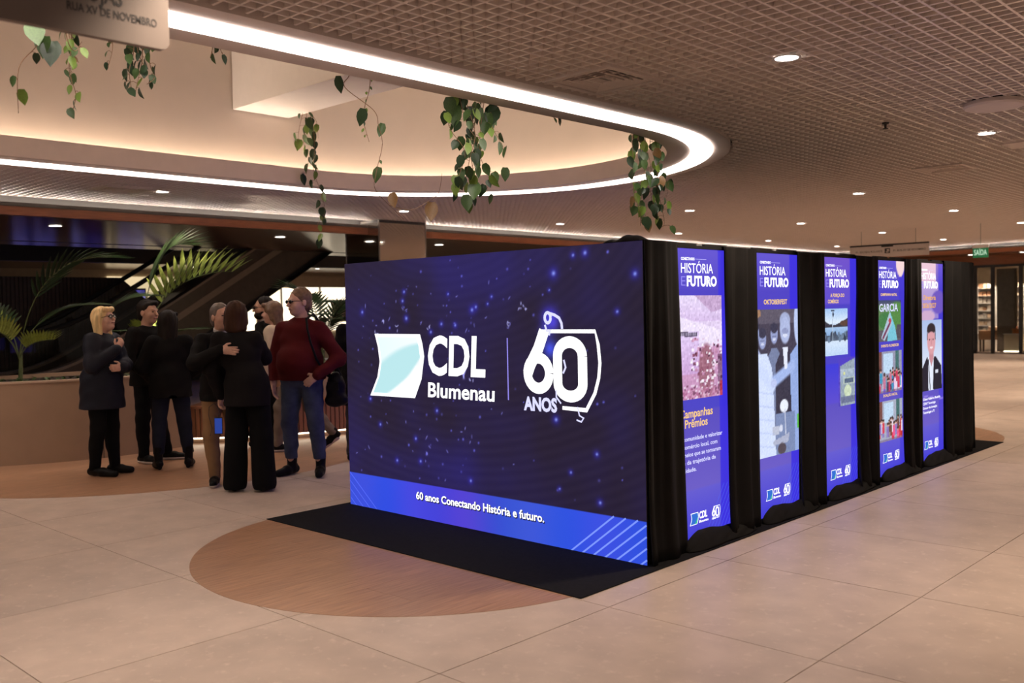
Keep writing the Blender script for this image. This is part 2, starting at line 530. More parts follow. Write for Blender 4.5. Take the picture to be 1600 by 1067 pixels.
# ------------------------------------------------------------------ edge of the ceiling: slot, wood fascia, lower wood ceiling
LZ = 2.96                     # lower ceiling
FX = CX0 - 0.02               # fascia plane on the left
FY = CY1 + 0.02               # fascia plane at the end
o = MB().box(FX - 0.03, FX, CY0, FY, 3.075, 3.125).box(FX - 0.03, CX1, FY, FY + 0.03, 3.075, 3.125).build('trim_4', M_darkgap)
struct(o, 'dark metal slot band along the ceiling edge')
o = MB().box(FX - 0.10, FX - 0.01, CY0, FY, LZ, 3.075).box(FX - 0.10, CX1, FY + 0.01, FY + 0.10, LZ, 3.075).build('trim_5', M_wood_f)
struct(o, 'red brown wood fascia along the ceiling edge')
o = MB().box(FX - 0.065, FX - 0.035, CY0, FY, 3.085, 3.127).build('edge_light', M_edge)
tag(o, 'light strip hidden above the wood fascia on the left', 'light')
o = MB().box(FX - 0.065, CX1, FY + 0.035, FY + 0.065, 3.085, 3.127).build('edge_light', M_edge)
tag(o, 'light strip hidden above the wood fascia at the far end', 'light')
o = MB().box(FX - 0.30, FX - 0.24, CY0, FY + 0.3, 3.075, H + 0.2).box(FX - 0.24, CX1, FY + 0.24, FY + 0.30, 3.075, H + 0.2).build('trim_6', M_plenum)
struct(o, 'dark back of the light slot')
o = MB().box(-15.0, FX - 0.10, CY0, FY + 5, LZ + 0.002, LZ + 0.10).box(FX - 0.10, CX1, FY + 0.10, FY + 5, LZ + 0.002, LZ + 0.10).build('ceiling_lower', M_wood_c)
struct(o, 'glossy dark wood lower ceiling beyond the fascia')
for (a, b) in ((-11.0, 0.75), (-11.0, 4.55), (-11.0, 8.3), (-11.0, 12.2), (-11.0, 16.0)):
    downlight(a, b, LZ, 'small round downlight in the glossy wood ceiling, %s from the left' % ('first', 'second', 'third', 'fourth', 'fifth')[int(round((b - 0.75) / 3.8))], 'downlights in the wood ceiling', power=14, r=0.085)
for (a, b) in ((-6.0, 24.9), (-4.6, 24.9), (-3.0, 24.9)):
    downlight(a, b, LZ, 'small round downlight in front of the glass shop, %s' % {-6.0: 'left', -4.6: 'middle', -3.0: 'right'}[a], 'downlights in the far wood ceiling', power=60, r=0.085)
# ------------------------------------------------------------------ flat print on screens and signs
def stroke(pts, w):
    """outline polygon of an open polyline of width w"""
    pts = [Vector((p[0], p[1])) for p in pts]; L, R = [], []
    for i, p in enumerate(pts):
        a = pts[max(i-1, 0)]; b = pts[min(i+1, len(pts)-1)]
        d = (b - a).normalized(); n = Vector((-d.y, d.x))
        k = 1.0
        if 0 < i < len(pts)-1:
            d1 = (p - a).normalized(); n1 = Vector((-d1.y, d1.x)); k = 1 / max(0.5, n.dot(n1))
        L.append(p + n*w/2*k); R.append(p - n*w/2*k)
    return L, R
def arc(cx, cy, rx, ry, a0, a1, n=16):
    return [(cx + rx*math.cos(math.radians(a0 + (a1-a0)*i/n)), cy + ry*math.sin(math.radians(a0 + (a1-a0)*i/n))) for i in range(n+1)]

class Board:
    """a flat face in 3D: u to the right, v up, n towards the viewer"""
    def __init__(s, parent, o, u, n):
        s.p, s.o, s.u, s.n, s.v = parent, Vector(o), Vector(u), Vector(n), Vector((0, 0, 1))
        s.step = 0.0008
    def at(s, a, b, layer=0):
        return s.o + s.u*a + s.v*b + s.n*(layer*s.step)
    def poly(s, polys, m, name, layer=1, parent=None):
        """polys: list of vertex lists (each one face)"""
        V, F = [], []
        for pl in polys:
            k = len(V); V += [tuple(s.at(a, b, layer)) for a, b in pl]; F.append(tuple(range(k, k+len(pl))))
        me = mesh_from(name, V, F, m)
        o = new_obj(name, me, parent or s.p)
        return o
    def ribbon(s, strokes, m, name, layer=1, parent=None):
        polys = []
        for pts, w in strokes:
            L, R = stroke(pts, w)
            for i in range(len(L)-1):
                polys.append([tuple(L[i]), tuple(L[i+1]), tuple(R[i+1]), tuple(R[i])])
        return s.poly(polys, m, name, layer, parent)
    def text(s, txt, u0, v0, h, m, name, layer=2, bold=0.0, width=None, align='l', shear=0.0, parent=None, slope=0.0):
        """v0 baseline, h cap height; width squeezes the line to that length"""
        c = bpy.data.curves.new('txt', 'FONT'); c.body = txt; c.size = 1.0; c.offset = bold; c.shear = shear; c.resolution_u = 3
        t = bpy.data.objects.new('txt', c); COL.objects.link(t)
        me = bpy.data.meshes.new_from_object(t)
        bpy.data.objects.remove(t); bpy.data.curves.remove(c)
        n = len(me.vertices); co = np.zeros(n*3); me.vertices.foreach_get('co', co); co = co.reshape(n, 3)
        cap = CAPH
        sc = h / cap
        x0, x1 = co[:, 0].min(), co[:, 0].max()
        sx = sc if width is None else width / (x1 - x0)
        off = {'l': 0, 'c': -(x1-x0)*sx/2, 'r': -(x1-x0)*sx}[align]
        U = (co[:, 0]-x0)*sx + off + u0; Vv = co[:, 1]*sc + v0 + slope*((co[:, 0]-x0)*sx)
        P = np.array(s.o)[None] + U[:, None]*np.array(s.u)[None] + Vv[:, None]*np.array(s.v)[None] + np.array(s.n)[None]*(layer*s.step)
        me.vertices.foreach_set('co', P.ravel()); me.materials.clear(); me.materials.append(m); me.name = name; me.update()
        return new_obj(name, me, parent or s.p)
    def image(s, img, u0, u1, v0, v1, m, name, layer=1, parent=None):
        """img: rows top to bottom, sRGB 0..255; drawn as a fine coloured grid"""
        h, w = img.shape[:2]
        gu = np.linspace(u0, u1, w); gv = np.linspace(v1, v0, h)
        UU, VV = np.meshgrid(gu, gv)
        P = np.array(s.o) + UU[..., None]*np.array(s.u) + VV[..., None]*np.array(s.v) + np.array(s.n)*(layer*s.step)
        idx = np.arange(h*w).reshape(h, w)
        q = np.stack([idx[1:, :-1], idx[1:, 1:], idx[:-1, 1:], idx[:-1, :-1]], -1).reshape(-1, 4)
        me = bpy.data.meshes.new(name)
        me.vertices.add(h*w); me.vertices.foreach_set('co', P.astype(np.float32).ravel())
        me.loops.add(len(q)*4); me.loops.foreach_set('vertex_index', q.ravel().astype(np.int32))
        me.polygons.add(len(q)); me.polygons.foreach_set('loop_start', np.arange(0, len(q)*4, 4, dtype=np.int32))
        me.update(calc_edges=True)
        c = img.astype(float)/255; c = np.where(c <= 0.04045, c/12.92, ((c+0.055)/1.055)**2.4)
        rgba = np.ones((h*w, 4), np.float32); rgba[:, :3] = c.reshape(-1, 3)
        at = me.color_attributes.new('Col', 'FLOAT_COLOR', 'POINT'); at.data.foreach_set('color', rgba.ravel())
        me.materials.append(m)
        return new_obj(name, me, parent or s.p)
_c = bpy.data.curves.new('t', 'FONT'); _c.body = 'H'; _o = bpy.data.objects.new('t', _c); COL.objects.link(_o)
_m = bpy.data.meshes.new_from_object(_o); CAPH = max(v.co.y for v in _m.vertices); bpy.data.objects.remove(_o)

class Pic:
    """a small painted picture"""
    def __init__(s, w, h, col):
        s.w, s.h = w, h; s.a = np.zeros((h, w, 3)) + np.array(col, float)
        s.X, s.Y = np.meshgrid((np.arange(w)+0.5)/w, (np.arange(h)+0.5)/h)
    def put(s, mask, col, al=1.0):
        k = (mask*al)[..., None]; s.a = s.a*(1-k) + np.array(col, float)*k; return s
    def soft(s, d, e): return np.clip(0.5 - d/e, 0, 1)
    def ell(s, cx, cy, rx, ry, col, al=1.0, e=0.15, rot=0.0):
        c, q = math.cos(rot), math.sin(rot); asp = s.h/s.w
        dx, dy = s.X-cx, (s.Y-cy)*asp
        u = (dx*c + dy*q)/rx; v = (-dx*q + dy*c)/(ry*asp)
        return s.put(s.soft(np.sqrt(u*u+v*v)-1, e), col, al)
    def rect(s, x0, y0, x1, y1, col, al=1.0): return s.put(((s.X > x0) & (s.X < x1) & (s.Y > y0) & (s.Y < y1)).astype(float), col, al)
    def poly(s, pts, col, al=1.0):
        m = np.zeros_like(s.X, bool); n = len(pts)
        for i in range(n):
            x1, y1 = pts[i]; x2, y2 = pts[(i+1) % n]
            if y1 == y2: continue
            c = ((y1 > s.Y) != (y2 > s.Y)) & (s.X < (x2-x1)*(s.Y-y1)/(y2-y1)+x1); m ^= c
        return s.put(m.astype(float), col, al)
    def line(s, x0, y0, x1, y1, w, col, al=1.0):
        asp = s.h/s.w; ax, ay, bx, by = x0, y0*asp, x1, y1*asp
        px, py = s.X-ax, s.Y*asp-ay; dx, dy = bx-ax, by-ay; t = np.clip((px*dx+py*dy)/(dx*dx+dy*dy+1e-9), 0, 1)
        d = np.sqrt((px-t*dx)**2+(py-t*dy)**2); return s.put(s.soft(d/w-1, 0.5), col, al)
    def vgrad(s, y0, y1, c0, c1, x0=0, x1=1):
        t = np.clip((s.Y-y0)/(y1-y0), 0, 1)[..., None]; g = np.array(c0, float)*(1-t)+np.array(c1, float)*t
        m = ((s.Y >= y0) & (s.Y <= y1) & (s.X >= x0) & (s.X <= x1))[..., None]; s.a = np.where(m, g, s.a); return s
    def noise(s, amp, seed=0, cell=1):
        r = np.random.RandomState(seed); n = r.randn(s.h//cell+1, s.w//cell+1); n = np.kron(n, np.ones((cell, cell)))[:s.h, :s.w]
        s.a = s.a + n[..., None]*amp; return s
    def out(s): return np.clip(s.a, 0, 255)

SCR = vcol_emat('screen_picture', 1.0)
E_white = emat('screen_white', (1.0, 1.0, 1.0), 1.35)
E_cyan = emat('screen_cyan', rgb(170, 225, 235), 1.1)
E_gold = emat('screen_gold', rgb(250, 205, 130), 1.0)
E_goldd = emat('screen_gold_deep', rgb(245, 180, 70), 1.0)
E_lav = emat('screen_lavender', rgb(150, 140, 240), 1.0)
E_pale = emat('screen_pale', rgb(215, 215, 255), 1.1)
E_line = emat('screen_line', rgb(125, 150, 255), 1.0)
E_dim = emat('screen_line_dim', rgb(85, 105, 240), 1.0)
E_shadow = emat('screen_shadow', rgb(30, 30, 70), 1.0)
E_blue = emat('screen_logo_blue', rgb(45, 110, 210), 1.0)
E_green = emat('screen_logo_green', rgb(60, 190, 150), 1.0)
M_cloth = mat('black_cloth', (0.0075, 0.0068, 0.0066), rough=0.85, var=0.25, vscale=5, spec=0.25)
M_cloth2 = mat('black_cloth_soft', (0.011, 0.010, 0.0095), rough=0.9, var=0.2, vscale=7, spec=0.2)
M_carpet = mat('black_carpet', (0.010, 0.0092, 0.0098), rough=0.95, var=0.25, vscale=40, spec=0.15, bump=0.2, bscale=400)

def flag_pts(s, u, v):
    """logo sail: straight top and bottom, left edge curving in, right edge bulging out"""
    left = [(-2.622, 1.425), (-2.585, 1.32), (-2.567, 1.203), (-2.60, 1.08), (-2.696, 0.928)]
    right = [(-2.146, 0.932), (-2.065, 1.08), (-2.028, 1.255), (-2.045, 1.35), (-2.071, 1.423)]
    return [(u + (x+2.696)*s, v + (z-0.928)*s) for x, z in left], [(u + (x+2.696)*s, v + (z-0.928)*s) for x, z in right]
def logo(B, u, v, s, layer=2, big=True):
    """the sail mark, name, divider and the anniversary figure; u,v = lower left of the sail"""
    def Q(x, z): return (u + (x+2.696)*s, v + (z-0.928)*s)
    L, R = flag_pts(s, u, v)
    mk = []
    for i in range(4):
        mk.append([L[i], L[i+1], R[3-i], R[4-i]])
    sail = B.poly(mk, E_white, 'logo_sail', layer)
    c = ((L[0][0]+R[0][0])/2, (L[0][1]+R[0][1])/2)
    inn = []
    def shr(p): return (c[0]+(p[0]-c[0])*0.87, c[1]+(p[1]-c[1])*0.90)
    if big:
        V = []; F = []; C = []
        def sm(x, w): return min(1.0, max(0.0, 0.5 + x/w))
        def fill(t, v):
            k = sm(v-(0.50-0.32*t-0.05*math.sin(3*t)), 0.10)*(1-sm(v-(1.02-0.80*max(0.0, t-0.30)**1.25), 0.05))
            top = (232+12*t, 250, 252); cy = (186, 230, 235)
            return np.array([top[q]*(1-k)+cy[q]*k for q in range(3)]) if v < 0.6 or k > 0.02 else np.array((252, 255, 255))
        n = 44
        def edge(E, t):
            t = min(max(t, 0), 0.9999)*4; i = int(t); f = t-i; return (E[i][0]*(1-f)+E[i+1][0]*f, E[i][1]*(1-f)+E[i+1][1]*f)
        Ls = [shr(p) for p in L]; Rs = [shr(p) for p in reversed(R)]
        for j in range(n+1):
            a = edge(Ls, j/n); b = edge(Rs, j/n)
            for i in range(n+1):
                t = i/n; p = (a[0]*(1-t)+b[0]*t, a[1]*(1-t)+b[1]*t)
                # the lower right corner of the fill is rounded off
                V.append(tuple(B.at(p[0], p[1], layer+1))); cc = fill(t, j/n)
                C.append([lin(x) for x in cc]+[1])
        for j in range(n):
            for i in range(n):
                k = j*(n+1)+i; F.append((k, k+n+1, k+n+2, k+1))
        me = mesh_from('sail_fill', V, F, SCR)
        at = me.color_attributes.new('Col', 'FLOAT_COLOR', 'POINT'); at.data.foreach_set('color', np.array(C, np.float32).ravel())
        new_obj('sail_fill', me, sail if False else B.p)
    else:
        B.poly([[shr(L[i]), shr(L[i+1]), shr(R[3-i]), shr(R[4-i])] for i in range(4)], E_blue, 'sail_fill', layer+1)
        a, b = shr(R[0]), shr(R[2]); d = shr(L[4])
        B.poly([[a, b, ((a[0]+d[0])/2*0.7+a[0]*0.3, a[1])]], E_green, 'sail_corner', layer+2)
    x0, z0 = Q(-1.985, 1.128)
    B.text('CDL', x0, z0, 0.272*s, E_white, 'logo_name', layer, bold=0.03, width=0.612*s, shear=0.08)
    x0, z0 = Q(-1.995, 0.952)
    B.text('Blumenau', x0, z0, 0.105*s, E_white, 'logo_city', layer, bold=0.022, width=0.71*s, shear=0.05)
    if big:
        B.poly([[Q(-1.157, 0.968), Q(-1.147, 0.968), Q(-1.147, 1.40), Q(-1.157, 1.40)]], E_lav, 'divider', layer)
    # figure 60
    strokes = [([Q(*p) for p in arc(-0.868, 1.165, 0.098, 0.098*1.05, 0, 360, 28)], 0.075*s),
               ([Q(-0.81, 1.449), Q(-0.865, 1.33), Q(-0.935, 1.225), Q(-0.966, 1.16)], 0.088*s)]
    B.ribbon(strokes, E_white, 'figure_six', layer)
    zero = arc(-0.589, 1.285, 0.106, 0.092, 0, 180, 14) + arc(-0.589, 1.105, 0.106, 0.085, 180, 360, 14) + [(-0.483, 1.285)]
    B.ribbon([([Q(*p) for p in zero], 0.076*s)], E_white, 'figure_zero', layer+1)
    fr = [(-0.83, 1.447), (-0.376, 1.447), (-0.352, 1.36), (-0.341, 1.245), (-0.352, 1.15), (-0.385, 1.05), (-0.457, 0.938), (-0.66, 0.942)]
    B.ribbon([([Q(*p) for p in fr], 0.024*s)], E_white, 'figure_frame', layer)
    x0, z0 = Q(-1.006, 0.912)
    B.text('ANOS', x0, z0, 0.085*s, E_white if not big else E_pale, 'logo_years', layer+1, bold=0.045, width=0.30*s)

# ------------------------------------------------------------------ black carpet under the box
o = bevel(MB().box(-3.06, 0.10, -0.765, 6.70, 0.0016, 0.007).build('carpet', M_carpet), 0.002, 1)
tag(o, 'black carpet laid on the floor under the display box', 'carpet')

# ------------------------------------------------------------------ large LED wall at the front
led = empty('video_wall', (-1.5, 0.0, 0.007)); tag(led, 'large LED video wall showing the white CDL Blumenau 60 anos logo', 'video wall')
LZ0 = 0.0
bevel(MB().box(-1.5, 1.5, 0.004, 0.085, 0.0, 1.993).build('cabinet_frame', M_black, led), 0.003, 1)
B = Board(led, (-1.5, 0.0, -0.007), (1, 0, 0), (0, -1, 0))
def led_picture():
    W, Hh = 420, 280
    X, Y = np.meshgrid(np.linspace(0, 3, W), np.linspace(2, 0, Hh))
    rs = np.random.RandomState(11)
    def blur_noise(c):
        n = rs.rand(int(Hh/c)+3, int(W/c)+3); yy = np.linspace(0, n.shape[0]-2.01, Hh); xx = np.linspace(0, n.shape[1]-2.01, W)
        yi = yy.astype(int); xi = xx.astype(int); fy = (yy-yi)[:, None]; fx = (xx-xi)[None]
        fy = fy*fy*(3-2*fy); fx = fx*fx*(3-2*fx)
        return (n[yi][:, xi]*(1-fy)*(1-fx)+n[yi+1][:, xi]*fy*(1-fx)+n[yi][:, xi+1]*(1-fy)*fx+n[yi+1][:, xi+1]*fy*fx)
    n = 0.6*blur_noise(70)+0.4*blur_noise(30)
    base = np.array([36, 28, 50.0]); haze = np.array([40, 33, 98.0])
    k = 0.20 + 0.9*(n-0.5)
    k = k + 0.55*np.exp(-((X-1.6)**2/0.9+(Y-1.95)**2/0.10)) + 0.5*np.exp(-((X-1.2)**2/1.4+(Y-0.42)**2/0.05)) + 0.2*np.exp(-((X-2.9)**2/.3+(Y-1.8)**2/.2))
    k = k - 0.35*np.exp(-((X-2.2)**2/0.2+(Y-0.75)**2/0.06)) - 0.2*np.exp(-((X-2.6)**2/.2+(Y-1.6)**2/.1))
    k = np.clip(k, 0, 1.0)[..., None]
    a = base*(1-k)+haze*k
    R = np.sqrt((X-1.2)**2*0.6+(Y-2.9)**2); a += 2.0*np.sin(R*95)[..., None]
    def spot(x, y, r, col, al):
        nonlocal a
        d = np.exp(-(((X-x)/r)**2+((Y-y)/r)**2))*al
        a = a*(1-d[..., None])+np.array(col)*d[..., None]
    def dash(x, y, L, ang, w, col, al):
        nonlocal a
        c, s_ = math.cos(ang), math.sin(ang); u = (X-x)*c+(Y-y)*s_; v = -(X-x)*s_+(Y-y)*c
        d = np.exp(-((u/L)**4+(v/w)**2))*al; a = a*(1-d[..., None])+np.array(col)*d[..., None]
    for _ in range(120):
        x, y = rs.uniform(0.05, 2.95), rs.uniform(0.3, 1.97)
        if rs.rand() < 0.5: x = 0.15+1.5*rs.rand()
        spot(x, y, rs.uniform(0.004, 0.010), (120, 120, 255), rs.uniform(.3, .9))
    for _ in range(42):
        x, y = rs.uniform(0.1, 1.9), rs.choice([rs.uniform(1.45, 1.85), rs.uniform(0.33, 0.9)])
        dash(x, y, rs.uniform(0.006, 0.02), rs.uniform(0, PI), 0.004, (150, 150, 250), 0.7)
    P = [(0.75, 1.75, .03), (1.25, 1.72, .022), (0.77, 1.545, .04), (0.22, 1.60, .035), (0.73, 1.68, .03), (1.05, 1.44, .03), (1.50, 1.60, .04), (1.66, 1.64, .02), (1.54, 1.62, .03), (1.70, 1.69, .022), (2.28, 1.83, .05), (2.24, 1.72, .02), (2.80, 1.57, .028), (2.94, 1.80, .04), (2.45, 1.94, .03), (2.55, 1.95, .04), (0.42, .70, .03), (0.85, .62, .03), (0.9, .45, .03), (1.45, .36, .03), (2.40, .52, .025), (2.62, .66, .03), (2.64, .35, .032), (2.30, .40, .022), (2.28, .86, .04), (0.62, .43, .03), (1.1, .85, .03), (1.32, 1.49, .03), (1.17, 1.5, .03), (0.3, .9, .03)]
    for x, y, r in P:
        spot(x, y, r*.9, (52, 46, 190), .6); spot(x+.002, y, r*.30, (150, 170, 255), .85)
    for x, y in ((1.98, 1.62), (2.01, 1.605), (1.03, 1.47), (0.48, 1.52), (0.66, 1.47), (1.85, 1.49), (1.42, 1.20), (0.40, 1.44), (1.48, 1.10)):
        for q in range(3): dash(x+rs.uniform(-.02, .02), y+rs.uniform(-.02, .02), .012, rs.uniform(0, PI), .0042, (190, 190, 255), .85)
    # firework swirl and streaks over the figure
    spot(2.24, 1.54, .075, (70, 60, 235), .8); spot(2.24, 1.33, .06, (70, 85, 240), .9); spot(2.27, 1.50, .05, (90, 80, 240), .6)
    spot(2.2, 1.44, .05, (80, 80, 240), .6)
    for ang in np.linspace(1.1, 2.2, 7): dash(1.40+.03*math.cos(ang), 1.10+.05*math.sin(ang), .045, ang, .004, (170, 170, 255), .8)
    # lower caption band
    b = Y < 0.278
    t = (X/3.0); bl = np.stack([52+25*np.exp(-((t-.42)/.16)**2)+6*np.sin(t*30), 78-14*np.exp(-((t-.42)/.2)**2)+10*np.exp(-((t-.65)/.12)**2), 214+8*np.sin(t*9)], -1)
    a = np.where(b[..., None], bl, a)
    return np.clip(a, 0, 255)
scr = B.image(led_picture(), 0, 3.0, 0.0, 2.0, SCR, 'screen', 0)
logo(B, 0.304, 0.928, 1.0, layer=2, big=True)
B.text('60 anos Conectando História e futuro.', 0.846, 0.148, 0.056, E_shadow, 'caption_shadow', 1, bold=0.045, width=1.32, slope=0.002)
B.text('60 anos Conectando História e futuro.', 0.841, 0.154, 0.055, E_white, 'caption', 2, bold=0.022, width=1.318, slope=0.002)
ln = []
for i in range(9):
    x = 2.39 + i*0.093
    a, b = (x, 0.0), (x+0.36, 0.278)
    if b[0] > 3.0: b = (3.0, (3.0-a[0])/0.36*0.278)
    if a[0] < 2.99: ln.append(([a, b], 0.011))
B.ribbon(ln, E_line, 'diagonal_lines', 1)
ln = []
for i in range(5):
    x = 0.0 + i*0.09
    a = (x, 0.0 ); b = (x-0.36, 0.278)
    if b[0] < 0: b = (0.0, x/0.36*0.278)
    if x > 0.01: ln.append(([a, b], 0.007))
ln.append(([(0.0, 0.275), (0.36, 0.0)], 0.007))
B.ribbon(ln, E_dim, 'diagonal_lines', 1)
# little glowing trumpet shape above the figure
B.ribbon([(arc(2.225, 1.537, 0.026, 0.034, 0, 360, 16), 0.022), ([(2.245, 1.565), (2.285, 1.555), (2.325, 1.535), (2.345, 1.50), (2.35, 1.462)], 0.020)], E_pale, 'glow_swirl', 3)
B.ribbon([([(2.20, 1.49), (2.215, 1.45), (2.245, 1.45), (2.235, 1.42)], 0.016), ([(2.36, 1.26), (2.375, 1.21), (2.352, 1.17)], 0.014), ([(2.29, 1.06), (2.29, 1.01), (2.33, .97)], 0.012), ([(2.47, .955), (2.485, .90), (2.52, .885), (2.50, .86), (2.46, .87)], 0.010)], E_pale, 'glow_streaks', 4)

# ------------------------------------------------------------------ five upright LED posters along the side
YO = [0.38, 1.40, 2.465, 3.52, 4.52]
PLAB = ['nearest upright LED poster, text about Campanhas and Prêmios', 'second upright LED poster, headed OKTOBERFEST with a black and white photo', 'third upright LED poster, headed A FORÇA DO COMÉRCIO with a lake photo',
        'fourth upright LED poster with three small photos, one reading GARCIA', 'farthest upright LED poster with a portrait of a man in a suit']
def poster_bg(i):
    W, Hh = 40, 120
    p = Pic(W, Hh, (80, 62, 205)); rs = np.random.RandomState(20+i)
    p.vgrad(0, .14, (98, 84, 208) if i not in (4,) else (150, 120, 200), (82, 70, 196)); p.vgrad(.14, .55, (78, 66, 194), (74, 68, 196)); p.vgrad(.55, .82, (88, 76, 190), (106, 92, 196)); p.vgrad(.82, 1, (98, 90, 206), (64, 60, 214))
    p.rect(.80, .0, 1, 1, (58, 46, 222), .85 if i < 3 else .45)
    if i == 2: p.vgrad(0, .2, (112, 82, 200), (96, 78, 205), 0, .8); p.vgrad(.45, .62, (62, 60, 215), (92, 76, 205), 0, .8)
    if i == 4: p.vgrad(0, .10, (235, 200, 215), (225, 190, 215), 0, .7); p.vgrad(.10, .28, (190, 165, 215), (150, 130, 205), 0, .8); p.ell(.8, .2, .3, .06, (110, 85, 190)); p.ell(.35, .27, .3, .03, (205, 170, 205)); p.line(0, .66, 1, .70, .01, (150, 130, 230))
    if i == 3: p.ell(.85, .0, .16, .075, (245, 215, 215), e=.05)
    return p.out()
def head_block(B, extra=True):
    B.text('CONECTANDO', .068, 1.895, .017, E_white, 'headline_small', 1, bold=.03, width=.16)
    B.poly([[(.235, 1.902), (.37, 1.902), (.37, 1.904), (.235, 1.904)]], E_pale, 'headline_rule', 1)
    B.text('HISTÓRIA', .066, 1.812, .062, E_white, 'headline', 1, bold=.004, width=.385)
    B.text('E', .066, 1.728, .062, E_lav, 'headline_joiner', 1, bold=-.008, width=.05)
    B.text('FUTURO', .132, 1.728, .062, E_white, 'headline_bold', 1, bold=.042, width=.365)
for i, yo in enumerate(YO):
    t = empty('led_poster', (-0.020, yo + 0.32, 0.007)); tag(t, PLAB[i], 'screen', 'upright LED posters along the side of the display box')
    f = MB()
    f.box(-0.055, -0.003, -0.32, 0.32, 0.03, 1.97)
    bevel(f.build('back_housing', M_black, t), 0.004, 1)
    fr = MB(); fr.box(-0.055, 0.004, -0.336, -0.32, 0.0, 1.985).box(-0.055, 0.004, 0.32, 0.336, 0.0, 1.985).box(-0.055, 0.004, -0.32, 0.32, 1.966, 1.985).box(-0.055, 0.004, -0.32, 0.32, 0.0, 0.03)
    fr.build('frame', M_black, t)
    hk = MB(); hk.box(-0.03, -0.01, -0.33, -0.05, 1.985, 2.0).box(-0.03, -0.01, 0.05, 0.33, 1.985, 2.0); hk.build('top_rail', M_black, t)
    B = Board(t, (0.0, -0.32, -0.007), (0, 1, 0), (1, 0, 0))
    B.image(poster_bg(i), 0, .64, .04, 1.97, SCR, 'screen', 0)
    head_block(B)
    logo(B, .118 + (.01 if i == 0 else 0), .155, .16, 2, big=False)
    ln = []
    for k in range(9):
        a = (.30 + k*.045, .04); b = (a[0]+.26, .04+.34)
        if b[0] > .64: f_ = (.64-a[0])/.26; b = (.64, .04+.34*f_)
        if a[0] < .63: ln.append(([a, b], .0035))
    if i < 3: B.ribbon(ln, E_dim, 'diagonal_lines', 1)
    if i == 0:
        p = Pic(70, 98, (226, 208, 240)); p.vgrad(0, .25, (232, 218, 248), (215, 190, 232)); p.poly([(.35, 0), (1, 0), (1, .14), (.75, .17)], (196, 165, 205)); p.poly([(0, .2), (1, .35), (1, .5), (0, .42)], (238, 225, 250))
        p.rect(0, .5, 1, 1, (200, 150, 190)); p.vgrad(.35, .75, (225, 205, 245), (205, 165, 215), 0, .45)
        p.poly([(.02, .345), (.42, .36), (.42, .40), (.02, .39)], (95, 85, 110))
        rs = np.random.RandomState(3)
        for k in range(7): p.rect(.05+k*.052, .355, .08+k*.052, .385, (175, 165, 190), .8)
        p.ell(.62, .75, .18, .28, (150, 95, 110), .8)
        for k in range(150):
            x, y = rs.uniform(.28, .98), rs.uniform(.40, .99); s_ = rs.uniform(.012, .03)
            c = [(240, 228, 245), (225, 200, 225), (140, 80, 105), (90, 50, 75), (205, 150, 185), (250, 240, 250)][rs.randint(6)]
            p.rect(x-s_, y-s_*.55, x+s_, y+s_*.55, c, .95)
        p.rect(.88, .58, 1, .95, (95, 60, 90), .6); p.rect(.93, .85, 1, 1, (190, 40, 60), .7); p.rect(.0, .9, .9, 1, (195, 130, 165), .55); p.noise(9, 4, 2)
        for k in range(60):
            x, y = rs.uniform(.0, .98), rs.uniform(.86, .99); p.rect(x-.02, y-.01, x+.02, y+.01, [(235, 215, 235), (170, 100, 140), (120, 70, 100)][rs.randint(3)], .8)
        B.image(p.out(), .03, .555, .985, 1.665, SCR, 'photo', 1)
        B.text('Campanhas', .425, .868, .052, E_gold, 'title_line', 2, bold=.02, width=.395, align='r')
        B.text('e Prêmios', .36, .802, .052, E_gold, 'title_line', 2, bold=.02, width=.34, align='r')
        for q, (s_, z) in enumerate((('comunidade e valorizar', .716), ('comércio local, com', .664), ('meios que se tornaram', .613), ('e da trajetória da', .562), ('cidade.', .511))):
            B.text(s_, .062, z, .027, E_pale, 'text_line', 2, bold=.016, width=len(s_)*.0219)
    elif i == 1:
        B.text('OKTOBERFEST', .295, 1.598, .034, E_gold, 'title_line', 2, bold=.03, width=.355, align='c')
        p = Pic(70, 120, (72, 66, 84)); p.rect(0, 0, 1, .1, (95, 88, 105))
        def man(x, y, s_, body, face=(150, 160, 205), hair=(60, 58, 80)):
            p.poly([(x-.20*s_, 1), (x-.20*s_, y+.20*s_), (x-.08*s_, y+.12*s_), (x+.08*s_, y+.12*s_), (x+.2*s_, y+.2*s_), (x+.2*s_, 1)], body)
            p.ell(x, y, .105*s_, .085*s_, face); p.ell(x, y-.05*s_, .105*s_, .045*s_, hair); p.rect(x-.06*s_, y+.012*s_, x+.06*s_, y+.022*s_, (90, 95, 130), .6); p.ell(x, y+.045*s_, .05*s_, .012*s_, (225, 230, 250), .8)
        man(.42, .17, .8, (120, 130, 165)); man(.15, .20, .8, (200, 212, 245)); man(-.02, .16, .9, (175, 185, 225))
        man(.68, .14, 1.2, (60, 56, 74), (175, 185, 222), (165, 175, 212)); p.ell(.68, .14, .11, .085, (175, 186, 225)); p.ell(.68, .155, .08, .02, (120, 125, 165), .5); p.ell(.68, .185, .06, .012, (230, 235, 252), .8)
        p.poly([(.80, .32), (1, .24), (1, 1), (.86, 1), (.80, .55)], (150, 172, 225)); p.ell(1.0, .1, .1, .16, (190, 205, 245))
        p.poly([(0, .30), (.25, .30), (.36, .40), (.40, .62), (.44, 1), (0, 1)], (212, 224, 255))
        p.line(.85, .40, .38, .50, .07, (165, 185, 235)); p.line(.12, .42, .36, .52, .075, (205, 218, 252)); p.ell(.40, .505, .07, .03, (190, 200, 240)); p.poly([(.62, .27), (.74, .27), (.72, .42), (.66, .42)], (230, 235, 255))
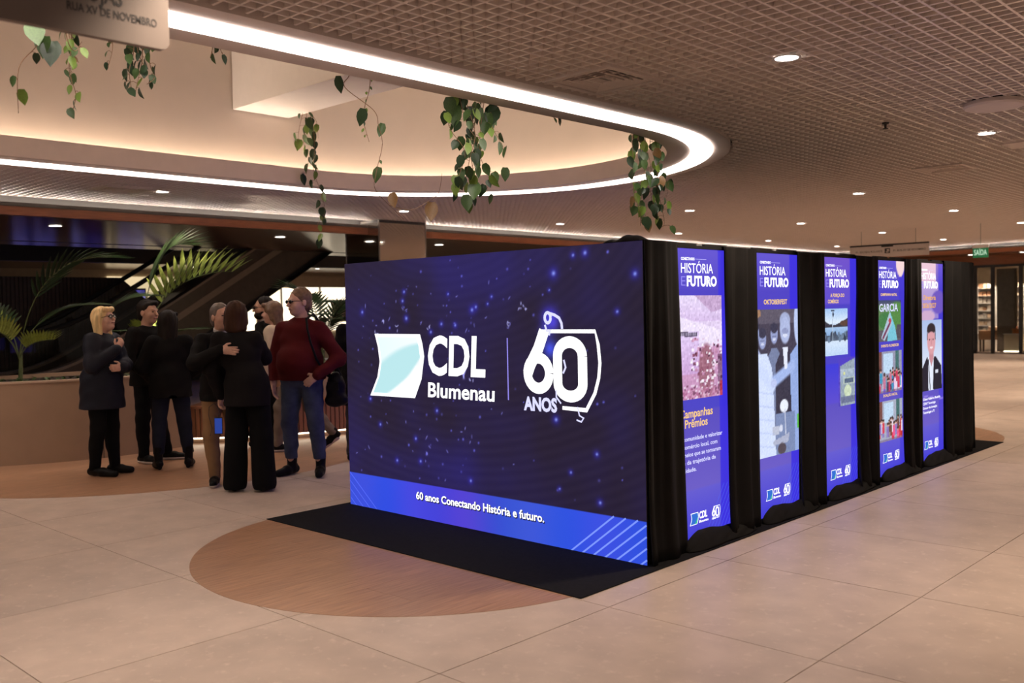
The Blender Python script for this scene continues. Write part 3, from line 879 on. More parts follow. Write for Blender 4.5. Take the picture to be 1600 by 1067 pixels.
        p.rect(.44, .72, .9, 1, (125, 140, 180)); p.ell(.64, .67, .10, .045, (235, 240, 255)); p.line(.66, .70, .67, .86, .012, (200, 205, 225)); p.rect(.36, .80, .52, .86, (190, 195, 215)); p.ell(.56, .82, .045, .025, (215, 220, 240)); p.poly([(.36, .90), (.76, .86), (.74, .92), (.40, .93)], (175, 180, 205)); p.ell(.58, .96, .1, .04, (85, 75, 85))
        p.rect(.95, .74, 1, .84, (95, 190, 70)); p.poly([(0, .0), (.1, .0), (.12, .05), (0, .06)], (210, 150, 90), .6)
        for k in range(5): p.line(.05, .55+k*.09, .40, .58+k*.09, .008, (180, 195, 238), .6)
        p.noise(5, 2, 1)
        B.image(p.out(), .0, .64, .477, 1.56, SCR, 'photo', 1)
    elif i == 2:
        B.text('A FORÇA DO', .145, 1.648, .027, E_gold, 'title_line', 2, bold=.03, width=.26)
        B.text('COMÉRCIO', .098, 1.598, .027, E_gold, 'title_line', 2, bold=.03, width=.20)
        p = Pic(60, 60, (205, 222, 245)); p.vgrad(0, .32, (160, 195, 240), (225, 238, 250)); p.poly([(0, .26), (.2, .33), (.45, .35), (.7, .30), (1, .21), (1, .42), (0, .42)], (62, 60, 72)); p.ell(.85, .32, .2, .06, (95, 70, 60)); p.vgrad(.40, .58, (165, 195, 230), (135, 170, 215)); p.vgrad(.66, 1, (215, 230, 250), (190, 215, 245)); p.vgrad(.56, .68, (70, 85, 105), (95, 110, 130))
        rs = np.random.RandomState(5)
        for k in range(26): p.ell(rs.uniform(0, 1), rs.uniform(.52, .66), .05, .06, [(50, 62, 78), (110, 130, 155), (80, 90, 110)][k % 3])
        p.line(.33, .05, .34, .70, .012, (190, 205, 225)); p.rect(.26, .03, .42, .07, (70, 80, 100)); p.ell(.36, .13, .035, .05, (60, 70, 95)); p.noise(6, 3, 1)
        B.image(p.out(), .04, .465, 1.17, 1.553, SCR, 'photo', 1)
        p = Pic(48, 52, (150, 165, 180)); p.poly([(0, 0), (1, 0), (1, .04), (0, .18)], (80, 68, 175)); p.vgrad(.25, .5, (175, 190, 205), (150, 168, 190)); p.rect(0, 0, .10, 1, (88, 70, 190)); p.rect(.30, .42, 1, .56, (185, 200, 190)); p.rect(.36, .45, .9, .53, (90, 105, 130)); p.ell(.55, .70, .22, .13, (205, 220, 190)); p.rect(.15, .80, 1, .95, (110, 118, 150)); p.rect(.3, .3, .4, .36, (215, 220, 150)); p.noise(9, 6, 2)
        p.poly([(0, 0), (1, 0), (1, .03), (0, .2)], (82, 66, 195))
        B.image(p.out(), .285, .60, .745, 1.145, SCR, 'photo', 1)
    elif i == 3:
        B.text('CAMPANHA NATAL', .28, 1.655, .022, E_gold, 'title_line', 2, bold=.03, width=.37, align='c')
        p = Pic(60, 50, (95, 130, 85)); p.vgrad(0, .12, (60, 70, 110), (90, 95, 110)); p.ell(.8, .35, .4, .3, (85, 135, 70)); p.ell(.3, .5, .3, .2, (70, 125, 75)); p.rect(0, .72, 1, 1, (95, 88, 98)); p.poly([(.5, .27), (.72, .65), (.82, .98), (.38, 1.0)], (120, 195, 215)); p.poly([(.5, .27), (.58, .6), (.26, .98), (.12, .90)], (175, 195, 215)); p.rect(.80, .6, 1, .95, (85, 80, 90)); p.line(.2, .9, .5, .55, .03, (120, 60, 90)); p.ell(.5, .5, .06, .06, (190, 70, 80)); p.noise(7, 8, 1)
        B.image(p.out(), .045, .555, 1.245, 1.615, SCR, 'photo', 1)
        B.text('GARCIA', .06, 1.515, .066, E_pale, 'photo_lettering', 3, bold=.02, width=.42)
        B.text('EVENTO FLORESCER', .30, 1.195, .022, E_gold, 'title_line', 2, bold=.03, width=.40, align='c')
        def crowd(seed, top, red):
            p = Pic(60, 50, top); rs = np.random.RandomState(seed)
            p.rect(.2, .05, .6, .55, (190, 215, 240)); p.rect(.72, 0, .86, .5, (70, 110, 110)); p.rect(0, 0, .14, .5, (120, 75, 70))
            for k in range(34):
                x = rs.uniform(0, 1); y = rs.uniform(.45, .75); c = [(205, 60, 90), (235, 215, 235), (110, 90, 200), (85, 65, 90), (200, 120, 150), (60, 150, 190)][rs.randint(6)] if not red else [(220, 60, 80), (235, 90, 140), (190, 50, 50), (140, 120, 190), (110, 70, 60), (235, 220, 235)][rs.randint(6)]
                p.rect(x-.045, y+.04, x+.045, y+.30, c, .95); p.ell(x, y, .035, .045, (205, 160, 150)); p.ell(x, y-.025, .036, .03, (70, 50, 50))
            p.rect(0, .93, 1, 1, (110, 80, 120), .5); return p.noise(8, seed, 1).out()
        B.image(crowd(4, (150, 150, 175), False), .045, .565, .785, 1.155, SCR, 'photo', 1)
        B.text('DOAÇÃO NATAL', .30, .748, .022, E_gold, 'title_line', 2, bold=.03, width=.32, align='c')
        B.image(crowd(9, (165, 170, 190), True), .05, .575, .345, .71, SCR, 'photo', 1)
    else:
        B.text('Diretoria', .28, 1.612, .045, E_goldd, 'title_line', 2, bold=.02, width=.32, align='c')
        B.text('2026/2027', .27, 1.535, .045, E_goldd, 'title_line', 2, bold=.02, width=.36, align='c')
        p = Pic(60, 84, (200, 212, 236)); p.vgrad(0, .7, (170, 190, 230), (222, 228, 244))
        p.poly([(.02, 1), (.04, .70), (.30, .52), (.70, .52), (.96, .66), (1, 1)], (38, 34, 48)); p.poly([(.34, .52), (.62, .52), (.60, 1), (.36, 1)], (228, 234, 250)); p.rect(.40, .42, .60, .56, (200, 140, 150)); p.poly([(.40, .54), (.60, .54), (.50, .66)], (200, 140, 150))
        p.ell(.5, .30, .19, .19, (218, 158, 165)); p.ell(.5, .13, .19, .08, (52, 42, 46)); p.rect(.30, .14, .34, .28, (52, 42, 46), .8); p.rect(.66, .14, .70, .28, (52, 42, 46), .8); p.ell(.5, .25, .17, .08, (218, 158, 165)); p.ell(.42, .28, .035, .012, (70, 50, 60)); p.ell(.58, .28, .035, .012, (70, 50, 60)); p.ell(.5, .395, .075, .016, (245, 225, 230)); p.line(.5, .28, .5, .34, .02, (200, 138, 146)); p.line(.36, .56, .44, .98, .015, (20, 18, 28)); p.line(.62, .56, .58, .98, .015, (20, 18, 28)); p.rect(.68, .72, .82, .76, (220, 225, 240))
        B.image(p.out(), .035, .60, .725, 1.415, SCR, 'photo', 1)
        for q, (s_, w_) in enumerate((('Cleber Roberto Rodolfo', .46), ('CDNT Tecnologia', .33), ('Diretor de Inovação', .37), ('Tecnologia e TI', .30))):
            B.text(s_, .09, .635-q*.043, .023, E_white, 'text_line', 2, bold=.012, width=w_)

# ------------------------------------------------------------------ black drapes
def drape(label, p0, p1, z0, z1, nrm, folds, amp=0.028, flare=0.05, shift=0.0, seed=0, narrow=0.0, group='black drapes around the display box', thick=0.012, dip=0.0, over=0.05, taper=False):
    """hanging cloth between plan points p0 and p1; nrm = outward normal; narrow pulls the lower part in"""
    rs = random.Random(seed); ph = rs.uniform(0, 6); ph2 = rs.uniform(0, 6)
    a, b = Vector(p0), Vector(p1); n = Vector(nrm[:2])
    nu, nv = max(20, int(folds*10)), 26
    V = []; F = []
    length = (b-a).length
    org = Vector((a.x, a.y, 0))
    for side in (0, 1):
        for j in range(nv+1):
            t = j/nv                              # 0 top .. 1 bottom
            z = z1 + (z0-z1)*t
            for i in range(nu+1):
                s = i/nu
                s2 = s + shift*t*(1-s) + narrow*t*s
                wob = 0.5+0.5*math.sin(ph2+t*2.3+s*5)
                w = math.sin(2*PI*folds*(s + 0.03*math.sin(3*t+ph2)) + ph + 0.8*math.sin(2.2*t+s*4))
                w2 = math.sin(2*PI*folds*2.3*s+ph2*2+t)
                off = amp*(0.35+0.65*min(1, t*2.5))*(0.75*w+0.25*w2*wob)
                off += flare*max(0, t-0.75)**2*16*0.35
                off += 0.03*max(0.0, 0.08-t)*0  # top stays on the rail
                env = min(1.0, (1.0-s)*3.5+0.05) if taper else 1.0
                p = a + (b-a)*s2 + n*((off + amp)*env + 0.004 - (thick if side else 0))
                zz = z - dip*math.sin(PI*s)*(1-t)
                V.append((p.x-org.x, p.y-org.y, zz))
    m = (nu+1)*(nv+1)
    for j in range(nv):
        for i in range(nu):
            k = j*(nu+1)+i
            F.append((k, k+nu+1, k+nu+2, k+1)); F.append((m+k, m+k+1, m+k+nu+2, m+k+nu+1))
    for i in range(nu):
        F.append((i, i+1, m+i+1, m+i)); k = nv*(nu+1)+i; F.append((k, m+k, m+k+1, k+1))
    for j in range(nv):
        k = j*(nu+1); F.append((k, m+k, m+k+nu+1, k+nu+1)); k = k+nu; F.append((k, k+nu+1, m+k+nu+1, m+k))
    # the part folded over the rail
    k0 = len(V)
    for i in range(nu+1):
        x, y, z = V[i]; V.append((x - n.x*over, y - n.y*over, z+0.006)); V.append((x - n.x*over, y - n.y*over, z-0.05))
    for i in range(nu):
        F.append((i, k0+2*i, k0+2*i+2, i+1)); F.append((k0+2*i, k0+2*i+1, k0+2*i+3, k0+2*i+2))
    o = new_obj('drape', mesh_from('drape', V, F, M_cloth, smooth=True), None, (org.x, org.y, 0))
    tag(o, label, 'drape', group)
    return o
ZB, ZT = 0.008, 2.005
drape('wide black drape between the front video wall and the nearest poster', (-0.014, 0.006), (-0.014, 0.392), ZB, ZT, (1, 0, 0), taper=True, folds=2.2, amp=0.026, shift=0.0, narrow=0.20, seed=1, flare=0.06, over=0.08)
drape('black drape between the Campanhas poster and the OKTOBERFEST poster', (-0.014, 0.942), (-0.014, 1.402), ZB, ZT-0.012, (1, 0, 0), taper=True, folds=2.6, seed=2, narrow=0.05)
drape('black drape between the OKTOBERFEST poster and the lake photo poster', (-0.014, 1.985), (-0.014, 2.486), ZB, ZT-0.012, (1, 0, 0), taper=True, folds=2.8, seed=3, narrow=0.02)
drape('black drape between the lake photo poster and the three photo poster', (-0.014, 3.036), (-0.014, 3.54), ZB, ZT-0.012, (1, 0, 0), taper=True, folds=3.2, seed=4, narrow=0.02)
drape('black drape between the three photo poster and the portrait poster', (-0.014, 4.106), (-0.014, 4.56), ZB, ZT-0.012, (1, 0, 0), taper=True, folds=3.0, seed=5, narrow=0.03)
drape('last black drape at the far end beyond the portrait poster', (-0.014, 5.148), (-0.014, 5.99), ZB, ZT-0.005, (1, 0, 0), taper=True, folds=3.4, seed=6, amp=0.03, narrow=0.04)
drape('black drape closing the far end of the display box', (0.0, 6.0), (-3.0, 6.0), ZB, ZT-0.005, (0, 1, 0), 10, seed=7)
drape('black drape on the hidden left side of the display box', (-3.0, 6.0), (-3.0, 0.10), ZB, ZT-0.09, (-1, 0, 0), 18, seed=8, amp=0.022, flare=0.02)
# supporting frame and dark lining inside the box
t = empty('support_frame', (-1.5, 3.0, 0.007)); tag(t, 'black truss frame carrying the drapes inside the display box', 'frame')
fm = MB()
for (x, y) in ((-1.4, -2.8), (1.42, -2.8), (-1.4, 2.85), (1.42, 2.85), (1.42, 0.0), (-1.4, 0.0)):
    MB().box(x-0.025, x+0.025, y-0.025, y+0.025, 0.0, 1.95).build('post', M_black, t)
for (x) in (-1.4, 1.40):
    MB().box(x-0.02, x+0.02, -2.8, 2.9, 1.93, 1.965).build('rail', M_black, t)
for y in (-2.8, 0.0, 2.85):
    MB().box(-1.4, 1.4, y-0.02, y+0.02, 1.93, 1.96).build('rail', M_black, t)
# gathered cloth at the foot of each poster
CLAB = ['gathered black cloth at the foot of the Campanhas poster', 'gathered black cloth at the foot of the OKTOBERFEST poster', 'gathered black cloth at the foot of the lake photo poster', 'gathered black cloth at the foot of the three photo poster', 'gathered black cloth at the foot of the portrait poster']
for i, yo in enumerate(YO):
    y0, y1 = yo + 0.03, yo + 0.90
    rs = random.Random(40+i); V = []; F = []
    nu, nv = 36, 12
    for a in range(nu+1):
        s = a/nu; y = y0 + (y1-y0)*s
        env = min(1, 5*s, 3.0*(1-s))**0.6 if 0 < s < 1 else 0
        hgt = (0.112 - 0.03*s + 0.010*math.sin(7*s+i))*(0.25+0.75*env) ; wid = (0.085 + 0.008*math.sin(9*s+i*2))*(0.5+0.5*env)
        for b in range(nv+1):
            q = b/nv*PI*0.56
            f_ = b/nv; V.append((-0.002 + wid*f_ + 0.003*math.sin(26*s+b), y-yo, max(0.0005, hgt*(1-f_**1.35) + 0.003*math.sin(22*s+b*.7)) if b < nv else 0.0))
    for a in range(nu):
        for b in range(nv):
            k = a*(nv+1)+b; F.append((k, k+nv+1, k+nv+2, k+1))
    bs = len(V)
    for a in range(nu+1): V.append((-0.004, V[a*(nv+1)][1], 0.0))
    for a in range(nu):
        F.append((bs+a, bs+a+1, (a+1)*(nv+1), a*(nv+1))); F.append((bs+a, a*(nv+1)+nv, (a+1)*(nv+1)+nv, bs+a+1))
    F.append(tuple(range(0, nv+1)) + (bs,)); F.append(tuple(reversed(range(nu*(nv+1), nu*(nv+1)+nv+1))) + (bs+nu,))
    o = new_obj('cloth_bundle', mesh_from('cloth_bundle', V, F, M_cloth2, smooth=True), None, (0.0, yo, 0.0075))
    tag(o, CLAB[i], 'cloth', 'gathered cloth at the poster feet')
# bunched cloth on top of the front right corner
V = []; F = []
nu, nv = 22, 10
for a in range(nu+1):
    s = a/nu
    for b in range(nv+1):
        q = PI*b/nv
        r = 0.036*(math.sin(PI*s)**0.55)*(1+0.35*math.sin(9*s+2)+0.2*math.sin(17*s))+0.001
        V.append((-0.30+0.30*s, 0.055-0.06*math.cos(q), 0.0 + r*1.0*math.sin(q)))
for a in range(nu):
    for b in range(nv):
        k = a*(nv+1)+b; F.append((k, k+nv+1, k+nv+2, k+1))
for a in range(nu): F.append((a*(nv+1), a*(nv+1)+nv, (a+1)*(nv+1)+nv, (a+1)*(nv+1)))
o = new_obj('cloth_bunch', mesh_from('cloth_bunch', V, F, M_cloth2, smooth=True), None, (0.0, 0.0, 2.001))
tag(o, 'bunched black cloth on top of the video wall corner', 'cloth')
# ------------------------------------------------------------------ mirrored posters on the other long side (their light reaches the visitors)
for i, yo in enumerate((0.55, 1.55, 2.60, 3.65, 4.70)):
    t = empty('led_poster', (-3.16, yo + 0.32, 0.0015)); tag(t, 'upright LED poster on the hidden left side of the display box, %s from the front' % ('first', 'second', 'third', 'fourth', 'fifth')[i], 'screen', 'LED posters on the hidden side')
    MB().box(0.0, 0.05, -0.33, 0.33, 0.0, 1.985).build('back_housing', M_black, t)
    B = Board(t, (-0.001, 0.32, -0.007), (0, -1, 0), (-1, 0, 0))
    B.image(poster_bg(i), 0, .64, .04, 1.97, SCR, 'screen', 0)
    head_block(B)

# ------------------------------------------------------------------ mirrored column
t = empty('mirror_column', (-9.95, 6.07, 0)); tag(t, 'square mirror clad column behind the video wall', 'column')
MB().box(-0.46, 0.46, -0.52, 0.52, 0.0, H - 0.002).build('core', M_grey, t)
for (a, b, c, d_, nm) in ((0.462, 0.474, -0.515, 0.515, 'x'), (-0.474, -0.462, -0.515, 0.515, 'x'), (-0.455, 0.455, -0.534, -0.522, 'y'), (-0.455, 0.455, 0.522, 0.534, 'y')):
    for z0, z1 in ((0.10, 1.58), (1.585, 3.15)):
        MB().box(a, b, c, d_, z0, z1).build('mirror_panel', M_mirror, t)
for sx in (-1, 1):
    for sy in (-1, 1):
        MB().box(min(sx*0.458, sx*0.48), max(sx*0.458, sx*0.48), min(sy*0.518, sy*0.54), max(sy*0.518, sy*0.54), 0.0, H - 0.002).build('corner_profile', M_steel, t)

# ------------------------------------------------------------------ beyond the wood ceiling: bulkhead, far ceiling, far walls
M_cream = mat('cream_wall', (0.70, 0.58, 0.42), rough=0.8, var=0.05)
M_mauve = mat('mauve_wall', (0.30, 0.22, 0.22), rough=0.6, var=0.08)
o = MB().box(-18.0, -17.8, -9, 14, 2.84, 3.9).build('trim_7', M_grey); struct(o, 'grey bulkhead above the escalators')
o = MB().box(-14.15, -14.0, -9, 30, LZ, 3.9).box(-15.0, -14.0, -9, -2.0, LZ - 0.02, LZ).build('trim_8', M_grey); struct(o, 'edge of the escalator well')
o = MB().box(-18.0, -14.0, -9, 30, 3.9, 4.0).build('ceiling_well', M_plenum); struct(o, 'dark top of the escalator well')
o = MB().box(-26.0, -18.0, -9, 30, 3.05, 3.15).build('ceiling_far', M_wood_c); struct(o, 'wood ceiling of the far shopping aisle')
o = MB().box(-26.0, -25.0, -9, 30, 0.0, 3.05).build('wall_back', M_cream); struct(o, 'cream wall of the far shopping aisle')
o = MB().box(-26.0, 9.0, 29.8, 30.0, 0.0, 4.0).build('wall_end', M_mauve); struct(o, 'end wall behind the glass shop')
for k, (a, b) in enumerate(((-19.5, 6.2), (-19.5, 9.4), (-22.5, 9.0), (-22.0, 13.0), (-19.5, 12.8))):
    downlight(a, b, 3.05, 'tiny downlight in the far aisle ceiling seen through the escalators, %s' % ('leftmost', 'second', 'middle', 'fourth', 'rightmost')[k], 'downlights in the far aisle', power=70, r=0.08)
# lit shop window of the far aisle
E_shop = emat('shop_window_glow', (1.0, 0.85, 0.62), 1.9)
E_shopd = emat('shop_window_glow_soft', (1.0, 0.76, 0.46), 1.0)
t = empty('shop_window', (-24.95, 14.4, 0)); tag(t, 'bright lit shop window in the far aisle behind the visitors', 'shop window')
MB().box(-0.02, 0.0, -2.5, 3.4, 1.0, 2.55).build('lit_panel', E_shop, t)
MB().box(-0.02, 0.02, -2.5, 3.4, 2.55, 2.95).build('sign_panel', M_cream, t)
for y in (-2.5, -0.9, 0.7, 2.3):
    MB().box(0.0, 0.06, y-0.03, y+0.03, 0, 2.55).build('mullion', M_white, t)
for y, z, w_, h_ in ((-1.9, 1.2, .5, .9), (-0.3, 1.2, .5, 1.0), (1.2, 1.3, .7, .8)):
    MB().box(0.03, 0.08, y, y+w_, z, z+h_).build('display_card', mat('display_card', (0.55, 0.38, 0.30), rough=.7, var=.3, vscale=4), t)
t = empty('shop_window', (-24.95, 9.6, 0)); tag(t, 'dim yellow lit shop window seen between the escalators', 'shop window')
MB().box(-0.02, 0.0, -2.1, 2.1, 1.70, 2.85).build('lit_panel', E_shopd, t)
for y in (-1.9, 0.0, 1.9):
    MB().box(0.0, 0.06, y-0.04, y+0.04, 0, 2.6).build('mullion', M_black, t)
MB().box(-0.01, 0.06, -1.9, 1.9, 1.66, 1.76).build('sill', M_black, t)
# blue screen glimpsed through the glass
t = empty('blue_screen', (-18.6, 6.2, 1.0)); tag(t, 'dim blue display glimpsed through the escalator glass', 'screen')
p = Pic(60, 24, (30, 24, 110)); p.noise(26, 3, 2)
B = Board(t, (0.03, -1.0, 0), (0, 1, 0), (1, 0, 0)); B.image(p.out(), 0, 2.6, .22, .92, SCR, 'screen', 1)
MB().box(-0.05, 0.03, -1.05, 1.65, -1.0, 0.96).build('housing', M_black, t)

for k, (y, w_) in enumerate(((3.9, 1.0), (5.35, .9), (6.55, .7))):
    t = empty('blue_screen', (-22.0, y, .6)); tag(t, 'blue display beyond the rib wall, mirrored in the glossy wood ceiling, %s' % ('left', 'middle', 'right')[k], 'screen', 'blue displays mirrored in the wood ceiling')
    p = Pic(30, 50, (40, 32, 130)); p.noise(75, 30+k, 5)
    B = Board(t, (0.03, 0, 0), (0, 1, 0), (1, 0, 0)); B.image(p.out(), 0, w_, .2, 1.75, vcol_emat('blue_screen_picture', 0.75), 'screen', 1)
    MB().box(-0.05, 0.03, -.03, w_+.03, -.6, 1.8).build('housing', M_black, t)

# dark ribbed wall behind the escalator
t = MB().box(-16.3, -16.05, -9.0, 3.94, 0.0, 2.43).build('wall_ribbed', M_darkwood); struct(t, 'dark vertical rib wood wall behind the escalator')
m = MB()
y = -9.0
while y < 3.92:
    m.box(-16.05, -16.02, y, y+0.045, 0.0, 2.43); y += 0.075
o = m.build('rib_slats', M_darkwood, t); o['kind'] = 'stuff'
o = MB().quad((-16.04, 3.94, 0), (-16.04, 5.2, 0), (-16.04, 5.2, 1.35), (-16.04, 3.94, 2.43)).quad((-16.3, 3.94, 0), (-16.3, 3.94, 2.43), (-16.3, 5.2, 1.35), (-16.3, 5.2, 0)).quad((-16.04, 3.94, 2.43), (-16.04, 5.2, 1.35), (-16.3, 5.2, 1.35), (-16.3, 3.94, 2.43)).quad((-16.04, 5.2, 0), (-16.3, 5.2, 0), (-16.3, 5.2, 1.35), (-16.04, 5.2, 1.35)).build('wall_cheek', M_darkwood); struct(o, 'sloping end of the dark rib wall')

# ------------------------------------------------------------------ escalator
M_deck = mat('escalator_deck', (0.22, 0.17, 0.13), rough=0.35, metal=0.6, var=0.05)
M_truss = mat('escalator_cladding', (0.075, 0.058, 0.045), rough=0.28, var=0.1, metal=0.5)
M_rubber = mat('handrail_rubber', (0.012, 0.011, 0.011), rough=0.5, var=0.05)
def esc_z(y, y0=1.9, z0=0.64, k=0.60):
    """deck height: flat, then a rounded start, then 31 degrees"""
    if y < y0 - 0.7: return z0
    if y < y0 + 0.7: return z0 + k*(y-y0+0.7)**2/2.8
    return z0 + k*(y-y0)
def escalator(name, label, xa, xb, ylo, yhi, dy=0.0):
    t = empty(name, ((xa+xb)/2, ylo, 0)); tag(t, label, 'escalator')
    ys = [ylo + (yhi-ylo)*i/40 for i in range(41)]
    X0, Y0 = (xa+xb)/2, ylo
    for x in (xa, xb):
        m = MB(); w = 0.11
        for a, b in zip(ys[:-1], ys[1:]):
            za, zb = esc_z(a-dy), esc_z(b-dy)
            n = len(m.v)
            m.v += [(x-w-X0, a-Y0, za-.05), (x+w-X0, a-Y0, za-.05), (x+w-X0, a-Y0, za), (x-w-X0, a-Y0, za), (x-w-X0, b-Y0, zb-.05), (x+w-X0, b-Y0, zb-.05), (x+w-X0, b-Y0, zb), (x-w-X0, b-Y0, zb)]
            m.f += [tuple(n+q for q in f) for f in ((3, 2, 6, 7), (0, 4, 5, 1), (0, 3, 7, 4), (1, 5, 6, 2))]
        m.build('deck', M_deck, t)
        g = MB()
        for a, b in zip(ys[:-1], ys[1:]):
            g.quad((x-X0, a-Y0, esc_z(a-dy)), (x-X0, b-Y0, esc_z(b-dy)), (x-X0, b-Y0, esc_z(b-dy)+.66), (x-X0, a-Y0, esc_z(a-dy)+.66))
        g.build('glass_balustrade', M_glass, t)
        MB().tube([(x-X0, a-Y0, esc_z(a-dy)+.70) for a in ys], 0.045, 8).build('handrail', M_rubber, t)
    # cladding of the truss
    for x in (xa+.10, xb-.10):
        m = MB()
        for a, b in zip(ys[:-1], ys[1:]):
            za, zb = esc_z(a-dy), esc_z(b-dy)
            m.quad((x-X0, a-Y0, max(0, za-1.2)), (x-X0, b-Y0, max(0, zb-1.2)), (x-X0, b-Y0, zb-.05), (x-X0, a-Y0, za-.05))
        m.build('side_cladding', M_truss, t)
        sgn = 1 if x > X0 else -1
        for o1, o2, mm in ((-.36, -.50, M_deck), (-1.10, -1.22, M_rubber)):
            m = MB()
            for a, b in zip(ys[:-1], ys[1:]):
                za, zb = esc_z(a-dy), esc_z(b-dy)
                if za + o2 < .02: continue
                m.quad((x+.02*sgn-X0, a-Y0, za+o2), (x+.02*sgn-X0, b-Y0, zb+o2), (x+.02*sgn-X0, b-Y0, zb+o1), (x+.02*sgn-X0, a-Y0, za+o1))
            if m.v: m.build('cladding_strip', mm, t)
    m = MB()
    for a, b in zip(ys[:-1], ys[1:]):
        za, zb = esc_z(a-dy), esc_z(b-dy)
        m.quad((xa-.1-X0, a-Y0, max(0, za-1.2)), (xb+.1-X0, a-Y0, max(0, za-1.2)), (xb+.1-X0, b-Y0, max(0, zb-1.2)), (xa-.1-X0, b-Y0, max(0, zb-1.2)))
    m.build('soffit', M_truss, t)
    y = 1.9+dy
    k = 0
    while y < yhi-.4:
        z = max(0.0, esc_z(y-dy)-.45)
        MB().box(xa+.12-X0 if xa < xb else xb+.12-X0, xb-.12-X0 if xa < xb else xa-.12-X0, y-Y0, y+.40-Y0, z-.2, z).build('step', M_steel, t)
        y += .40
    return t
escalator('escalator', 'nearer escalator with glass sides rising to the right behind the planter', -15.2, -14.0, -1.5, 8.2)

# ------------------------------------------------------------------ curved planter and slatted bench
PCX, PCY, PR = -9.78, 0.10, 2.40
t = empty('planter', (-8.0, -0.3, 0)); tag(t, 'curved beige rendered planter with palms on the left', 'planter')
def arcpath(a0, a1, n, r=PR):
    return [(PCX + r*math.cos(a0+(a1-a0)*i/n) + 8.0, PCY + r*math.sin(a0+(a1-a0)*i/n) + 0.3, math.cos(a0+(a1-a0)*i/n), math.sin(a0+(a1-a0)*i/n)) for i in range(n+1)]
A0, A1 = -1.15, 0.36
MB().sweep(arcpath(A0, A1, 40), [(-0.10, 0.0), (0.0, 0.0), (0.0, 0.90), (-0.10, 0.90)]).build('wall', M_plast, t, smooth=True)
MB().sweep(arcpath(A0-.01, A1+.01, 40), [(-0.12, 0.895), (0.012, 0.895), (0.012, 0.915), (-0.12, 0.915)]).build('coping', mat('coping', (0.50, 0.36, 0.26), rough=0.5, var=0.05), t, smooth=True)
ex, ey = PCX + (PR-.05)*math.cos(A1) + 8.0, PCY + (PR-.05)*math.sin(A1) + 0.3
MB().box(-1.15, ex, ey-0.10, ey, 0.0, 0.905).build('end_wall', M_plast, t)
MB().box(-1.25, -1.15, -2.4, ey, 0.0, 0.905).build('rear_wall', M_plast, t)
pts = [(p[0]-.1*p[2], p[1]-.1*p[3]) for p in arcpath(A0, A1, 24)]
MB().prism(pts + [(-1.15, pts[-1][1]), (-1.15, pts[0][1])], 0.5, 0.86).build('soil_bed', M_soil, t)
for a in (-0.115, -0.60, 0.19):
    p = (PCX + PR*math.cos(a) + 8.0, PCY + PR*math.sin(a) + 0.3)
    MB().box(p[0]-.004, p[0]+.002, p[1]-.004, p[1]+.004, 0.0, 0.895).build('panel_joint', M_darkgap, t)

BP = [(-7.62, 0.98), (-7.40, 1.20), (-7.12, 1.58), (-6.92, 1.98), (-6.78, 2.4), (-6.68, 2.85), (-6.62, 3.35), (-6.60, 3.9), (-6.66, 4.5)]
def spline(P, n):
    out = []
    for i in range(len(P)-1):
        p0, p1, p2, p3 = (Vector(P[max(i-1, 0)]), Vector(P[i]), Vector(P[i+1]), Vector(P[min(i+2, len(P)-1)]))
        for k in range(n):
            s = k/n
            out.append(0.5*((2*p1)+(p2-p0)*s+(2*p0-5*p1+4*p2-p3)*s*s+(3*p1-p0-3*p2+p3)*s**3))
    out.append(Vector(P[-1])); return out
def resample(P, step):
    out = [P[0]]; acc = 0
    for a, b in zip(P[:-1], P[1:]):
        L = (b-a).length; d0 = step-acc
        while d0 <= L:
            out.append(a + (b-a)*(d0/L)); d0 += step
        acc = (acc+L) % step
    return out
bp = resample(spline(BP, 12), 0.06)
t = empty('slat_bench', (-7.1, 2.2, 0)); tag(t, 'curved low bench clad in reddish wood slats with a light at its foot', 'bench')
path = []
for i, p in enumerate(bp):
    d = (bp[min(i+1, len(bp)-1)] - bp[max(i-1, 0)]).normalized(); path.append((p.x+7.1, p.y-2.2, d.y, -d.x))
slm = MB(); slm.box(-0.009, 0.009, -0.0245, 0.0245, 0.085, 0.445); slat_mesh = mesh_from('slat', slm.v, slm.f, M_slat)
for (x, y, nx, ny) in path:
    o = new_obj('slat', slat_mesh, t, (x, y, 0)); o.rotation_euler = (0, 0, math.atan2(ny, nx))
MB().sweep(path, [(-0.45, 0.445), (0.02, 0.445), (0.02, 0.48), (-0.45, 0.48)]).build('seat_top', M_slat, t)
MB().sweep(path, [(-0.06, 0.08), (-0.012, 0.08), (-0.012, 0.445), (-0.06, 0.445)]).build('backing', M_darkwood, t)
MB().sweep(path, [(-0.14, 0.0), (-0.10, 0.0), (-0.10, 0.085), (-0.14, 0.085)]).build('plinth', M_plast, t)
MB().sweep(path, [(-0.098, 0.055), (-0.085, 0.055), (-0.085, 0.082), (-0.098, 0.082)]).build('toe_light', M_toe, t)
t2 = empty('planter', (-7.6, 3.0, 0)); tag(t2, 'planting trough behind the slatted bench', 'planter')
MB().sweep([(a+.5, b-.8, c, d_) for a, b, c, d_ in path], [(-0.52, 0.0), (-0.46, 0.0), (-0.46, 0.80), (-0.52, 0.80)]).build('wall', M_plast, t2)
MB().sweep([(a+.5, b-.8, c, d_) for a, b, c, d_ in path], [(-1.30, 0.55), (-0.52, 0.55), (-0.52, 0.74), (-1.30, 0.74)]).build('soil_bed', M_soil, t2)

